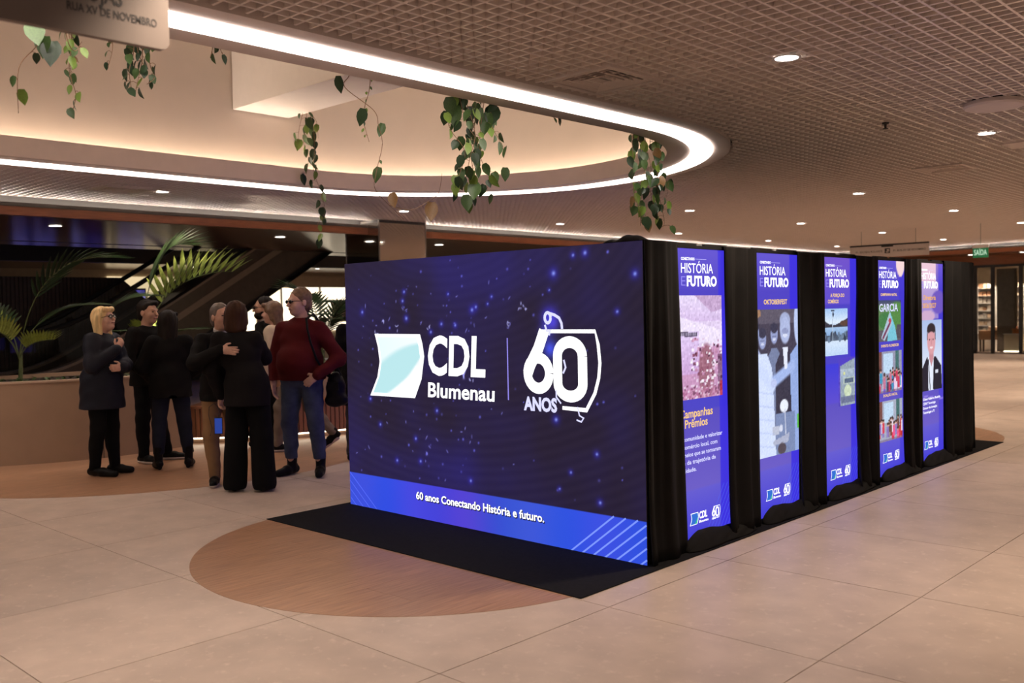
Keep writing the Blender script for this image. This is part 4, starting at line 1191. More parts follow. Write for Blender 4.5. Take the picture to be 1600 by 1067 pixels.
# ------------------------------------------------------------------ plants
def leaf_mat(name, c, rnd_=0.25):
    m = mat(name, c, rough=0.42, var=0.18, vscale=14, rnd=rnd_, spec=0.4)
    b = m.node_tree.nodes['Principled BSDF']; b.inputs['Subsurface Weight'].default_value = 0.0
    return m
M_leaf = [leaf_mat('pothos_leaf', (0.055, 0.105, 0.030)), leaf_mat('pothos_leaf_dark', (0.022, 0.048, 0.018)), leaf_mat('pothos_leaf_bright', (0.17, 0.27, 0.045)), leaf_mat('pothos_leaf_old', (0.20, 0.11, 0.04))]
M_vine = mat('vine_stem', (0.22, 0.12, 0.06), rough=0.6, var=0.2)
M_palm = leaf_mat('palm_leaf', (0.020, 0.045, 0.012)); M_palm_lit = leaf_mat('palm_leaf_lit', (0.30, 0.38, 0.08), .15)  # second leaf colour is raised to paint in the spotlight's brightness
M_palmst = mat('palm_stalk', (0.10, 0.12, 0.04), rough=0.5, var=0.2)
def heart_mesh(m, bend):
    V = []; rows = 7
    prof = [(0.0, 0.0, 0.06), (0.10, 0.22, 0.10), (0.28, 0.40, 0.03), (0.50, 0.40, 0.0), (0.70, 0.28, 0.0), (0.86, 0.13, 0.0), (1.0, 0.0, 0.0)]
    for (l, w, up) in prof:
        yb = bend*l*l*0.35
        V += [(-w, yb-0.22*w, -l+up*(1 if w else 0)), (-w*.5, yb-0.07*w, -l+up*.5*(1 if w else 0)), (0, yb, -l), (w*.5, yb-0.07*w, -l+up*.5*(1 if w else 0)), (w, yb-0.22*w, -l+up*(1 if w else 0))]
    F = []
    for i in range(rows-1):
        for j in range(4):
            F.append((i*5+j, i*5+j+1, (i+1)*5+j+1, (i+1)*5+j))
    return mesh_from('leaf', V, F, m, smooth=True)
HEART = [[heart_mesh(m, b) for b in (0.3, 0.8, -0.4)] for m in M_leaf]
CAMV = Vector(CAM_LOC)
def vine(label, anchor, strands, leaf=0.07, seed=0, mix=(5, 3, 2, 0.4), dens=0.055, extra=()):
    """strands: polylines in world coordinates from the anchor down; extra: (x,y,z,size,kind) single leaves"""
    rs = random.Random(seed); an = Vector(anchor)
    t = empty('hanging_vine', anchor); tag(t, label, 'plant', 'pothos vines hanging round the ceiling opening')
    def put(p, size, kind, roll, face):
        o = new_obj('leaf', HEART[kind][rs.randrange(3)], t, p - an)
        o.rotation_euler = (rs.uniform(-.5, .35), roll, face); o.scale = (size*rs.uniform(.8, 1), size, size*1.15)
    for st in strands:
        P = [Vector(q) for q in st]
        path_ = spline([tuple(q) for q in P], 6)
        MB().tube([q-an for q in path_], 0.0032, 5, r2=0.0018).build('stem', M_vine, t, smooth=True)
        R = resample(path_, dens)
        for k, q in enumerate(R):
            if k == 0 and rs.random() < .5: continue
            side = Vector((rs.uniform(-1, 1), rs.uniform(-1, 1), rs.uniform(-.2, .6))).normalized()*rs.uniform(.02, .055)*(leaf/.07)
            tip = q + side
            MB().tube([q-an, (q+tip)/2-an+Vector((0, 0, .008)), tip-an], 0.0016, 4).build('petiole', M_vine, t)
            kind = rs.choices(range(4), mix)[0]
            face = math.radians(CAM_YAW) + rs.uniform(-1.1, 1.1)
            put(tip, leaf*rs.uniform(.65, 1.2), kind, rs.uniform(-.5, .5), face)
    for (x, y, z, s_, kind) in extra:
        put(Vector((x, y, z)), s_, kind, rs.uniform(-.3, .3), math.radians(CAM_YAW)+rs.uniform(-.4, .4))
    return t
VX = -1.85
def strand(y0, z0, pts, x=VX, seed=0):
    rs = random.Random(seed)
    return [(x + .05, y0, 3.36), (x, y0, z0)] + [(x + rs.uniform(-.06, .06), a, b) for a, b in pts]
vine('bushy pothos vine hanging from the middle of the near ring edge', (VX, 0.40, 3.37),
     [strand(.20, 3.22, [(.18, 3.0), (.26, 2.80), (.20, 2.60), (.24, 2.48)], seed=1), strand(.32, 3.22, [(.36, 2.95), (.30, 2.75), (.34, 2.55), (.36, 2.42)], seed=2), strand(.42, 3.22, [(.44, 3.0), (.36, 2.80), (.42, 2.62), (.46, 2.50)], seed=3), strand(.52, 3.22, [(.50, 2.98), (.52, 2.78), (.58, 2.64), (.55, 2.52)], seed=4), strand(.60, 3.22, [(.58, 3.05), (.66, 2.92), (.70, 2.84)], seed=5), strand(.26, 3.22, [(.30, 3.0), (.40, 2.88), (.38, 2.70)], seed=6)],
     leaf=.085, seed=3, mix=(4, 5, 1.2, .3), extra=((VX, .74, 2.73, .10, 0), (VX, .30, 2.48, .12, 0), (VX, .15, 3.2, .13, 0), (VX, .22, 3.15, .15, 0), (VX, .57, 3.14, .16, 0), (VX, .63, 3.2, .16, 1), (VX, .33, 2.44, .09, 2), (VX, .40, 2.58, .15, 0), (VX, .20, 2.62, .09, 2), (VX, .36, 3.16, .12, 1)))
vine('bushy pothos vine hanging at the curved end of the ring', (-1.88, 2.75, 3.37),
     [[(-1.82, 2.45, 3.36), (-1.85, 2.45, 3.2), (-1.82, 2.42, 2.95), (-1.88, 2.5, 2.72), (-1.80, 2.48, 2.5), (-1.85, 2.56, 2.36)], [(-1.85, 2.62, 3.36), (-1.90, 2.62, 3.2), (-1.86, 2.66, 2.9), (-1.90, 2.58, 2.65), (-1.85, 2.68, 2.42)], [(-1.90, 2.8, 3.36), (-1.95, 2.8, 3.2), (-1.88, 2.78, 2.95), (-1.94, 2.86, 2.7), (-1.90, 2.9, 2.5)], [(-1.95, 2.95, 3.36), (-2.00, 2.95, 3.2), (-1.96, 3.0, 2.95), (-1.92, 2.95, 2.75), (-1.95, 3.1, 2.45), (-1.95, 3.06, 2.38)], [(-2.00, 3.05, 3.36), (-2.02, 3.06, 3.15), (-2.00, 3.18, 2.9), (-2.00, 3.25, 2.78), (-2.00, 3.16, 2.6)]],
     leaf=.10, seed=8, mix=(5, 3, 2.2, .5))
c_leaf = [(VX, -.86, 3.19, .105, 1), (VX, -.66, 3.0, .11, 1), (VX, -.49, 2.92, .09, 0), (VX, -.53, 2.61, .10, 0), (VX, -.42, 2.44, .10, 3), (VX, -.05, 2.40, .14, 3)]
vine('single bare pothos runner with a few large heart leaves left of the bushy vine', (VX, -.74, 3.37),
     [[(VX+.04, -.74, 3.36), (VX, -.77, 3.21), (VX, -.81, 3.12), (VX, -.57, 3.0), (VX, -.53, 2.9), (VX, -.50, 2.77), (VX, -.56, 2.57), (VX, -.57, 2.45), (VX, -.42, 2.33), (VX, -.32, 2.26)], [(VX, -.45, 2.35), (VX, -.25, 2.33), (VX, -.09, 2.40), (VX, .02, 2.47), (VX, .06, 2.62)]], leaf=.03, seed=5, dens=.9, extra=c_leaf)
vine('thin twiggy pothos strand behind the bare runner', (VX, -.58, 3.37), [[(VX+.02, -.60, 3.36), (VX, -.60, 3.15), (VX-.04, -.63, 2.96), (VX-.02, -.60, 2.78)]], leaf=.028, seed=6, dens=.05)
vine('small pothos tuft peeping below the near ring edge on the right', (VX, 1.35, 3.37), [[(VX, 1.33, 3.36), (VX, 1.33, 3.24), (VX, 1.36, 3.18)], [(VX, 1.40, 3.36), (VX, 1.40, 3.22), (VX, 1.43, 3.17)]], leaf=.06, seed=7)
vine('long light green pothos strand below the street name sign', (VX, -2.61, 3.37), [[(VX, -2.60, 3.36), (VX, -2.61, 3.1), (VX, -2.63, 2.92), (VX, -2.60, 2.80), (VX, -2.63, 2.68)], [(VX-.1, -2.55, 3.36), (VX-.1, -2.58, 3.05), (VX-.1, -2.58, 2.9)], [(VX+.1, -2.68, 3.36), (VX+.1, -2.66, 3.05), (VX+.1, -2.62, 2.95)]], leaf=.055, seed=9, mix=(4, 1, 4, .2), dens=.05)
vine('short thin pothos strand between the long strand and the dark clump', (VX, -2.40, 3.37), [[(VX, -2.39, 3.36), (VX, -2.39, 3.1), (VX, -2.42, 2.98)]], leaf=.035, seed=10, dens=.05, mix=(3, 1, 2, 0))
vine('dense dark pothos clump below the right end of the street name sign', (VX, -2.24, 3.37), [[(VX, -2.26, 3.36), (VX, -2.27, 3.1), (VX, -2.30, 2.98), (VX, -2.29, 2.88)], [(VX, -2.22, 3.36), (VX, -2.22, 3.08), (VX, -2.24, 2.98), (VX, -2.27, 2.86)], [(VX, -2.2, 3.36), (VX, -2.18, 3.05), (VX, -2.15, 2.97), (VX, -2.2, 2.92)], [(VX, -2.24, 3.36), (VX, -2.25, 3.12), (VX, -2.2, 3.0)]], leaf=.055, seed=11, mix=(3, 7, .4, 0), dens=.032)
vine('tiny dark pothos sprig beside the pale beam', (VX, -1.78, 3.37), [[(VX, -1.78, 3.36), (VX, -1.78, 3.22), (VX, -1.80, 3.14)], [(VX, -1.74, 3.36), (VX, -1.74, 3.24), (VX, -1.72, 3.18)]], leaf=.05, seed=12, mix=(3, 6, 0, 0), dens=.045)
vine('large leaved pothos vine at the left edge of the picture', (VX+.25, -2.85, 3.37), [[(VX+.3, -2.85, 3.36), (VX+.3, -2.86, 3.08), (VX+.3, -2.90, 2.95), (VX+.3, -2.99, 2.82), (VX+.3, -3.0, 2.6)], [(VX+.3, -2.78, 3.36), (VX+.25, -2.74, 3.05), (VX+.2, -2.68, 2.98), (VX+.15, -2.62, 3.05)]], leaf=.05, seed=13, dens=.16, extra=((VX+.3, -2.92, 3.06, .13, 0), (VX+.3, -2.87, 3.10, .14, 0), (VX+.3, -2.855, 3.0, .10, 0), (VX+.3, -2.83, 2.98, .13, 1), (VX+.3, -2.98, 2.72, .07, 2)))
vine('pothos vine hanging from the pale beam with one long trailing tendril', (-6.40, 2.02, 4.06), [[(-6.40, 2.0, 4.05), (-6.42, 2.02, 3.9), (-6.4, 1.95, 3.7), (-6.38, 2.0, 3.5), (-6.4, 1.98, 3.3)], [(-6.36, 2.03, 4.05), (-6.34, 2.06, 3.85), (-6.36, 2.08, 3.6), (-6.36, 2.06, 3.35), (-6.34, 2.14, 3.1), (-6.32, 2.18, 2.85), (-6.34, 2.08, 2.68), (-6.32, 2.14, 2.5)], [(-6.44, 1.98, 4.05), (-6.44, 1.92, 3.85), (-6.42, 1.88, 3.65)], [(-6.38, 2.04, 4.05), (-6.36, 2.12, 3.95), (-6.36, 2.14, 3.75)]], leaf=.11, seed=14, mix=(4, 4, 2, 0), dens=.085)

lv = []
lf_prof = [(0, .010), (.12, .034), (.35, .046), (.6, .040), (.85, .020), (1.0, .0)]
for (l, w_) in lf_prof: lv += [(-w_, l, -.55*w_-.16*l*l), (0, l, -.16*l*l), (w_, l, -.55*w_-.16*l*l)]
lfc = []
for i in range(5):
    for j in range(2): lfc.append((i*3+j, i*3+j+1, i*3+j+4, i*3+j+3))
LEAFLET = [mesh_from('leaflet', lv, lfc, M_palm, True), mesh_from('leaflet', lv, lfc, M_palm_lit, True)]
def palm(label, base, fronds, seed=0, trunk=.35):
    """fronds: (azimuth deg, length, rise, reach, kind)"""
    rs = random.Random(seed)
    t = empty('palm', base); tag(t, label, 'palm', 'kentia palms in the planters')
    MB().tube([(0, 0, 0), (.01, .01, trunk*.5), (0, .02, trunk)], .028, 8, r2=.018).build('trunk', M_palmst, t, smooth=True)
    for (az, L, rise, reach, kind) in fronds:
        a = math.radians(az); hd = Vector((math.cos(a), math.sin(a), 0)); P = []
        n = 22
        for i in range(n+1):
            s = i/n
            P.append(hd*(reach*L*(0.25*s+0.75*s*s)) + Vector((0, 0, trunk*.8 + rise*L*(1.25*s-0.50*s**2.6))))
        fr = MB().tube(P, .008, 5, r2=.003).build('frond', M_palmst, t, smooth=True)
        k0 = int(n*.42)
        for i in range(k0, n+1):
            s = (i-k0)/(n-k0); q = P[i]; d = (P[min(i+1, n)]-P[i-1]).normalized()
            sd = d.cross(Vector((0, 0, 1)));
            if sd.length < .05: sd = Vector((1, 0, 0))
            sd.normalize(); up = sd.cross(d)
            for sg in (-1, 1):
                ll = L*(.34-.16*abs(s-.35))*rs.uniform(.9, 1.1)
                if s > .93: ll *= .8
                ang = math.radians(58-32*s)
                yd = (d*math.cos(ang)+sd*sg*math.sin(ang)+up*(.12 if kind == 0 else .85)).normalized()
                zd = (up - yd*up.dot(yd)).normalized(); xd = yd.cross(zd)
                o = new_obj('leaflet', LEAFLET[kind], fr)
                o.matrix_local = Matrix.Translation(q) @ Matrix((xd, yd, zd)).transposed().to_4x4() @ Matrix.Diagonal((ll*(1.15 if kind == 0 else 1.5), ll, ll, 1))
    return t
UZ = 43.5   # image right = azimuth 43.5, towards the camera = -46.5
palm('kentia palm at the left end of the curved planter', (-8.25, -0.75, .86), [(80, 1.15, .72, .75, 0), (200, 1.1, .75, .6, 0), (45, 1.75, .88, .55, 0), (-60, .8, .60, .7, 1), (230, 1.0, .62, .7, 1), (20, .7, .42, .8, 1)], 1)
palm('slender kentia palm in the middle of the curved planter', (-8.4, 0.1, .86), [(60, 1.2, .8, .6, 0), (10, .8, .5, .8, 0)], 2)
palm('kentia palm with one bright spotlit frond behind the dark haired woman', (-8.3, 0.72, .86), [(86, 1.75, .80, .72, 1), (70, 1.85, 1.0, .30, 0), (20, .95, .42, .95, 0), (60, .9, .45, .9, 0), (300, .7, .4, .8, 0), (-15, .8, .5, .6, 1)], 3)
palm('low bushy palm behind the hugging pair', (-7.75, 1.75, .74), [(20, .8, .5, .9, 0), (70, .8, .55, .9, 0), (130, .8, .5, .9, 0), (190, .8, .55, .9, 0), (240, .8, .6, .8, 0), (300, .7, .5, .9, 1), (350, .7, .62, .7, 0), (45, .9, .8, .5, 0)], 4, trunk=.12)
palm('kentia palm behind the man in the red sweater', (-7.55, 2.95, .74), [(40, 1.1, .95, .5, 0), (100, 1.1, .9, .6, 0), (170, 1.1, 1.0, .5, 0), (230, 1.2, 1.05, .4, 0), (290, .9, .7, .7, 0), (340, .9, .75, .7, 0)], 5)
palm('kentia palm beside the left edge of the video wall', (-7.5, 3.75, .74), [(40, 1.1, 1.0, .5, 0), (120, 1.2, 1.0, .5, 0), (220, 1.1, .9, .6, 0), (260, 1.0, .75, .7, 0), (320, 1.0, .85, .6, 1), (0, 1.2, 1.05, .4, 0)], 6)
# a small spotlight in the planter that lights the bright frond
t = empty('planter_spotlight', (-8.05, 0.35, .86)); tag(t, 'small black spotlight on a spike in the curved planter', 'spotlight')
MB().tube([(0, 0, 0), (0, 0, .10)], .006, 6).build('spike', M_black, t)
_d = (Vector((-8.25, 1.62, 2.12)) - Vector((-8.05, 0.35, .97))).normalized(); _c = Vector((0, 0, .11))
MB().tube([_c-_d*.04, _c+_d*.04], .028, 12).build('head', M_black, t, smooth=True)
ld = bpy.data.lights.new('planter_lamp', 'SPOT'); ld.energy = 240; ld.color = (1, .93, .78); ld.spot_size = math.radians(30); ld.spot_blend = .4; ld.shadow_soft_size = .02
lo = bpy.data.objects.new('lamp', ld); COL.objects.link(lo); lo.parent = t; lo.location = _c+_d*.08
lo.rotation_euler = _d.to_track_quat('-Z', 'Y').to_euler()
# ground cover in the planters
gv = random.Random(5)
for (name, lab, pts) in (('ground_cover', 'low leafy ground cover along the curved planter edge', [(PCX+(PR-.22)*math.cos(a), PCY+(PR-.22)*math.sin(a), .88) for a in [A0+(A1-A0)*k/60 for k in range(61)]]),
                         ('ground_cover', 'low leafy ground cover in the trough behind the bench', [(p[0]-7.1-.75*p[2], p[1]+2.2-.75*p[3], .76) for p in path])):
    m = MB(); hv = HEART[0][0]
    base = Vector(pts[len(pts)//2])
    for p in pts:
        for q in range(5):
            c = Vector(p) + Vector((gv.uniform(-.16, .10), gv.uniform(-.06, .06), gv.uniform(0, .07))) - base
            R = Matrix.Rotation(gv.uniform(0, 6.28), 3, 'Z') @ Matrix.Rotation(gv.uniform(-1.5, -.3), 3, 'X')
            s_ = gv.uniform(.03, .07); n = len(m.v)
            m.v += [tuple(c + R @ (v.co*s_)) for v in hv.vertices]; m.f += [tuple(n+i for i in f.vertices) for f in hv.polygons]
    o = m.build(name, M_leaf[0], None, smooth=True, loc=base, fix=False); tag(o, lab, 'plants', kind='stuff')

# ------------------------------------------------------------------ signs
M_sign = mat('sign_board', (0.20, 0.160, 0.14), rough=0.5, var=0.03)
M_ink = mat('sign_ink', (0.03, 0.025, 0.025), rough=0.6, var=0.05)
def rrect(y0, y1, z0, z1, r, n=5):
    P = []
    for (cy_, cz_, a0) in ((y1-r, z0+r, -90), (y1-r, z1-r, 0), (y0+r, z1-r, 90), (y0+r, z0+r, 180)):
        for k in range(n+1):
            a = math.radians(a0+90*k/n); P.append((cy_+r*math.cos(a), cz_+r*math.sin(a)))
    return P
t = empty('hanging_sign', (0.2, -3.8, 2.53)); tag(t, 'near hanging direction sign reading RUA XV DE NOVEMBRO', 'sign')
pl = rrect(-1.0, 0.70, 0.0, 0.36, .03); n = len(pl)
V = [(0.0, a, b) for a, b in pl] + [(-.03, a, b) for a, b in pl]
F = [tuple(range(n)), tuple(reversed(range(n, 2*n)))] + [(i, n+i, n+(i+1) % n, (i+1) % n) for i in range(n)]
o = new_obj('board', mesh_from('board', V, F, M_sign), t)
B = Board(t, (0.0, 0, 0), (0, 1, 0), (1, 0, 0))
B.text('RUA XV DE NOVEMBRO', .35, .072, .026, M_ink, 'lettering', 1, bold=.02, width=.305)
B.text('LOJAS', .39, .117, .055, M_ink, 'lettering', 1, bold=.02, width=.145)
for y in (-.6, .5): MB().tube([(-.015, y, .36), (-.015, y, .68)], .004, 6).build('suspension_rod', M_steel, t)
t = empty('hanging_sign', (-4.98, 16.2, 2.61)); tag(t, 'far white hanging sign pointing to escada rolante and rua XV de novembro', 'sign')
MB().box(-.86, .88, 0, .03, 0.0, .25).build('board', mat('far_sign_board', (0.62, 0.56, 0.54), rough=.5, var=.03), t)
MB().box(-.86, .88, -.01, .04, .25, .285).build('top_bar', M_black, t)
MB().box(-.14, .12, -.012, .0, .22, .25).build('label_clip', M_black, t)
B = Board(t, (0, 0, 0), (1, 0, 0), (0, -1, 0)); B.step = .002
B.text('P1. ESCADA ROLANTE', -.72, .11, .042, M_ink, 'lettering', 1, bold=.01, width=.60)
B.text('P1. RUA XV DE NOVEMBRO', .12, .11, .042, M_ink, 'lettering', 1, bold=.01, width=.70)
B.poly([[(-.07, .08), (.05, .08), (.05, .19), (-.07, .19)]], M_ink, 'pictogram', 1)
B.poly([[(-.04, .10), (.02, .10), (.02, .12), (-.04, .12)], [(-.02, .13), (.03, .13), (.03, .17), (-.02, .17)]], mat('far_sign_board'), 'pictogram_detail', 2)
for x in (-.6, .6): MB().tube([(x, .015, .285), (x, .015, .60)], .006, 6).build('suspension_rod', M_steel, t)
t = empty('exit_sign', (-3.06, 16.2, 2.49)); tag(t, 'green hanging exit sign reading SAÍDA', 'sign')
MB().box(-.15, .15, 0, .02, 0, .20).build('panel', mat('exit_green', rgb(46, 120, 78), rough=.4, emit=rgb(40, 130, 80), es=.35, var=.03), t)
MB().box(-.16, .16, -.004, .03, .20, .27).build('housing', M_white, t)
B = Board(t, (0, 0, 0), (1, 0, 0), (0, -1, 0)); B.step = .002
B.text('SAÍDA', 0, .055, .11, emat('exit_white', rgb(190, 225, 195), 1.0), 'lettering', 1, bold=.015, width=.25, align='c')
MB().tube([(0, .015, .27), (0, .015, .72)], .006, 6).build('suspension_rod', M_steel, t)

# ------------------------------------------------------------------ glass shop at the far right
SY = 25.8
t = empty('glass_storefront', (-5.5, SY, 0)); tag(t, 'glass shop front with dark frames at the far right', 'storefront')
for x in (-1.6, -.66, -.17, .60, 1.5, 2.6):
    MB().box(x-.05, x+.05, -.04, .04, 0, 2.66).build('mullion', M_black, t)
MB().box(-4.2, 4.2, -.05, .05, 2.60, 2.67).build('header', M_black, t); MB().box(-4.2, 4.2, -.03, .03, 2.67, 2.96).build('transom_panel', M_wood_f, t)
MB().box(-4.2, 4.2, -.04, .04, 0.0, .06).build('sill', M_steel, t)
for a, b in ((-4.1, -1.65), (-1.55, -.71), (-.61, -.22), (-.12, .55), (.65, 1.45), (1.55, 2.55), (2.65, 4.1)):
    MB().box(a, b, -.006, .006, .06, 2.60).build('glass_pane', M_glass, t)
M_shw = mat('shop_wall_dark', (0.16, 0.12, 0.09), rough=.6, var=.15)
MB().box(-.13, .42, .25, .33, .06, 2.55).build('dark_panel', M_shw, t)
o = MB().box(-9.8, -1.2, 28.8, 29.0, 0, LZ).build('wall_shop', M_cream); struct(o, 'cream back wall inside the glass shop')
for k, (a, b) in enumerate(((-6.2, 26.6), (-5.4, 26.6), (-3.6, 27.2))):
    downlight(a, b, LZ, 'shop downlight inside the glass shop, %s' % ('left', 'middle', 'right')[k], 'downlights inside the glass shop', power=420, r=.08)
goods = [mat('goods_white', (0.75, 0.70, 0.66), rough=.5, var=.1), mat('goods_cream', (0.66, 0.52, 0.40), rough=.6, var=.2), mat('goods_brown', (0.30, 0.15, 0.08), rough=.6, var=.2)]
rs = random.Random(3)
for k, xs in enumerate((-6.28, -5.45)):
    t = empty('shelf_unit', (xs, 27.2, 0)); tag(t, 'white shelf unit full of boxes inside the glass shop, %s' % ('left' if k == 0 else 'right'), 'shelf')
    for x in (-.22, .30): MB().box(x-.012, x+.012, -.15, .15, 0, 2.05).build('side_panel', M_white, t)
    MB().box(-.22, .30, .13, .15, 0, 2.05).build('back_panel', M_white, t)
    for q in range(8):
        z = .35+q*.235
        MB().box(-.22, .30, -.15, .14, z-.012, z).build('shelf_board', M_white, t)
        for g in range(4):
            w_ = .10; h_ = rs.uniform(.09, .15)
            o = bevel(MB().box(0, w_, -.06, .06, 0, h_).build('shop_box', goods[rs.choices((0, 1, 2), (5, 3, 1))[0]], None, loc=(xs-.20+g*.122, 27.2, z+.0005)), .004, 1)
            tag(o, 'packaged item, %s from the left on the %s board of the %s shop shelf' % (('first', 'second', 'third', 'fourth')[g], ('lowest', 'second', 'third', 'fourth', 'fifth', 'sixth', 'seventh', 'top')[q], 'left' if k == 0 else 'right'), 'box', 'boxes on the %s shop shelf' % ('left' if k == 0 else 'right'))
t = empty('shop_counter', (-5.20, 26.12, 0)); tag(t, 'beige display counter with a lit foot in the glass shop', 'counter')
MB().box(-.20, .30, -.20, .10, .10, .58).build('body', M_cream, t); MB().box(-.22, .32, -.22, .08, .58, .60).build('top', M_white, t); MB().box(-.2, .3, -.215, -.205, .04, .09).build('foot_light', M_toe, t); MB().box(-.18, .28, -.2, .1, 0, .10).build('plinth', M_black, t)
t = empty('shop_table', (-6.1, 26.45, 0)); tag(t, 'brown wooden display table behind the shop glass', 'table')
MB().box(-.12, .55, -.2, .2, .40, .68).build('body', mat('shop_table_wood', (0.34, 0.18, 0.09), rough=.5, var=.2), t)
for x in (-.1, .5):
    for y in (-.17, .14): MB().box(x, x+.04, y, y+.04, 0, .40).build('leg', M_darkwood, t)
o = bevel(MB().box(-.11, .11, -.07, .07, 0, .12).box(-.13, .13, -.08, .08, .12, .15).box(-.01, .01, -.075, .075, .15, .22).build('gift_bag', mat('orange_bag', (0.55, 0.18, 0.06), rough=.5, var=.1), None, loc=(-5.08, 26.05, .601)), .01, 2); tag(o, 'orange bag standing on the shop counter', 'bag')
m = MB(); m.lathe([(.05, 0), (.14, .03), (.17, .10), (.15, .13)], seg=16); o = m.build('basket', goods[1], None, smooth=True, loc=(-5.82, 26.45, .681)); tag(o, 'cream basket on the brown shop table', 'basket')
# ------------------------------------------------------------------ people: smooth blended solids turned into one surface
class Field:
    def __init__(s, lo, hi, vox):
        s.vox = vox; s.lo = np.array(lo, float)
        s.n = np.ceil((np.array(hi)-s.lo)/vox).astype(int)+1
        s.f = np.full(s.n, 9.0, np.float32)
    def _win(s, lo, hi):
        a = np.clip(np.floor((np.array(lo)-s.lo)/s.vox).astype(int), 0, s.n-1); b = np.clip(np.ceil((np.array(hi)-s.lo)/s.vox).astype(int)+1, 1, s.n)
        if np.any(b <= a): return None, None
        ax = [s.lo[i]+s.vox*np.arange(a[i], b[i]) for i in range(3)]
        X, Y, Z = np.meshgrid(*ax, indexing='ij')
        return (slice(a[0], b[0]), slice(a[1], b[1]), slice(a[2], b[2])), np.stack([X, Y, Z], -1).astype(np.float32)
    def mix(s, lo, hi, fn, k, op='add'):
        pad = k + 3*s.vox
        w, P = s._win(np.array(lo)-pad, np.array(hi)+pad)
        if w is None: return s
        d = fn(P).astype(np.float32); c = s.f[w]
        if op == 'add':
            if k > 1e-6:
                h = np.clip(.5+.5*(c-d)/k, 0, 1); r = c*(1-h)+d*h-k*h*(1-h)
            else: r = np.minimum(c, d)
        else:
            if k > 1e-6:
                h = np.clip(.5-.5*(c+d)/k, 0, 1); r = c*(1-h)+(-d)*h+k*h*(1-h)
            else: r = np.maximum(c, -d)
        s.f[w] = r; return s
    def cap(s, a, b, ra, rb=None, k=.02, op='add'):
        a = np.array(a, np.float32); b = np.array(b, np.float32); rb = ra if rb is None else rb; R = max(ra, rb); ba = b-a; q = max(float(ba@ba), 1e-9)
        def fn(P):
            t = np.clip(((P-a)@ba)/q, 0, 1); return np.linalg.norm(P-a-t[..., None]*ba, axis=-1)-(ra+(rb-ra)*t)
        return s.mix(np.minimum(a, b)-R, np.maximum(a, b)+R, fn, k, op)
    def ell(s, c, r, k=.03, op='add', R=None):
        c = np.array(c, np.float32); r = np.array(r, np.float32); M_ = None if R is None else np.array(R, np.float32)
        def fn(P):
            q = P-c
            if M_ is not None: q = q@M_
            k0 = np.linalg.norm(q/r, axis=-1); k1 = np.linalg.norm(q/(r*r), axis=-1)+1e-9
            return k0*(k0-1)/k1
        m = r.max() if M_ is not None else r
        return s.mix(c-m, c+m, fn, k, op)
    def clip_plane(s, p, n):
        """keep the side the normal points to"""
        w, P = s._win(s.lo, s.lo+s.vox*(s.n-1)); d = -((P-np.array(p, np.float32))@np.array(n, np.float32)); s.f = np.maximum(s.f, d.astype(np.float32)); return s
    def ripple(s, amp, fx, fy, fz, seed=0):
        w, P = s._win(s.lo, s.lo+s.vox*(s.n-1)); r = np.random.RandomState(seed); ph = r.uniform(0, 6.28, 6)
        g = np.sin(P[..., 0]*fx+P[..., 2]*fz*.6+ph[0])*np.sin(P[..., 2]*fz+2*np.sin(P[..., 1]*fy*.5+ph[3])+P[..., 1]*fy*.4+ph[1])+.6*np.sin(P[..., 1]*fy*1.3+P[..., 2]*fz*1.6+P[..., 0]*fx*.7+ph[2])
        s.f = s.f+amp*g.astype(np.float32); return s
    def mesh(s):
        f = s.f; ins = f < 0; nx, ny, nz = s.n
        cs = np.zeros((nx-1, ny-1, nz-1), np.int8)
        for dx in (0, 1):
            for dy in (0, 1):
                for dz in (0, 1): cs += ins[dx:nx-1+dx, dy:ny-1+dy, dz:nz-1+dz]
        act = (cs > 0) & (cs < 8); I = np.argwhere(act); idx = np.full(act.shape, -1, np.int32); idx[act] = np.arange(len(I))
        acc = np.zeros((len(I), 3)); cnt = np.zeros(len(I)); i, j, k = I.T
        cor = [(0, 0, 0), (1, 0, 0), (0, 1, 0), (1, 1, 0), (0, 0, 1), (1, 0, 1), (0, 1, 1), (1, 1, 1)]
        val = [f[i+c[0], j+c[1], k+c[2]] for c in cor]
        for a in range(8):
            for b in range(a+1, 8):
                d = np.array(cor[b])-np.array(cor[a])
                if np.abs(d).sum() != 1: continue
                m = (val[a] < 0) != (val[b] < 0); t = val[a]/(val[a]-val[b]+1e-12)
                acc[m] += (np.array(cor[a])+t[:, None]*d)[m]; cnt[m] += 1
        V = s.lo+s.vox*(I+acc/np.maximum(cnt, 1)[:, None]); F = []
        for ax in range(3):
            sl0 = [slice(1, -1)]*3; sl1 = [slice(1, -1)]*3; sl0[ax] = slice(0, -1); sl1[ax] = slice(1, None)
            A = ins[tuple(sl0)]; Bb = ins[tuple(sl1)]; q = np.argwhere(A != Bb)
            if not len(q): continue
            fl = A[tuple(q.T)]; off = np.array([1, 1, 1]); off[ax] = 0; q = q+off
            u, v = (ax+1) % 3, (ax+2) % 3; e1 = np.zeros(3, int); e1[u] = 1; e2 = np.zeros(3, int); e2[v] = 1
            g = lambda w: idx[tuple(w.T)]
            Q = np.stack([g(q-e1-e2), g(q-e2), g(q), g(q-e1)], -1); Q[~fl] = Q[~fl][:, ::-1]; F.append(Q)
        return V, np.concatenate(F)
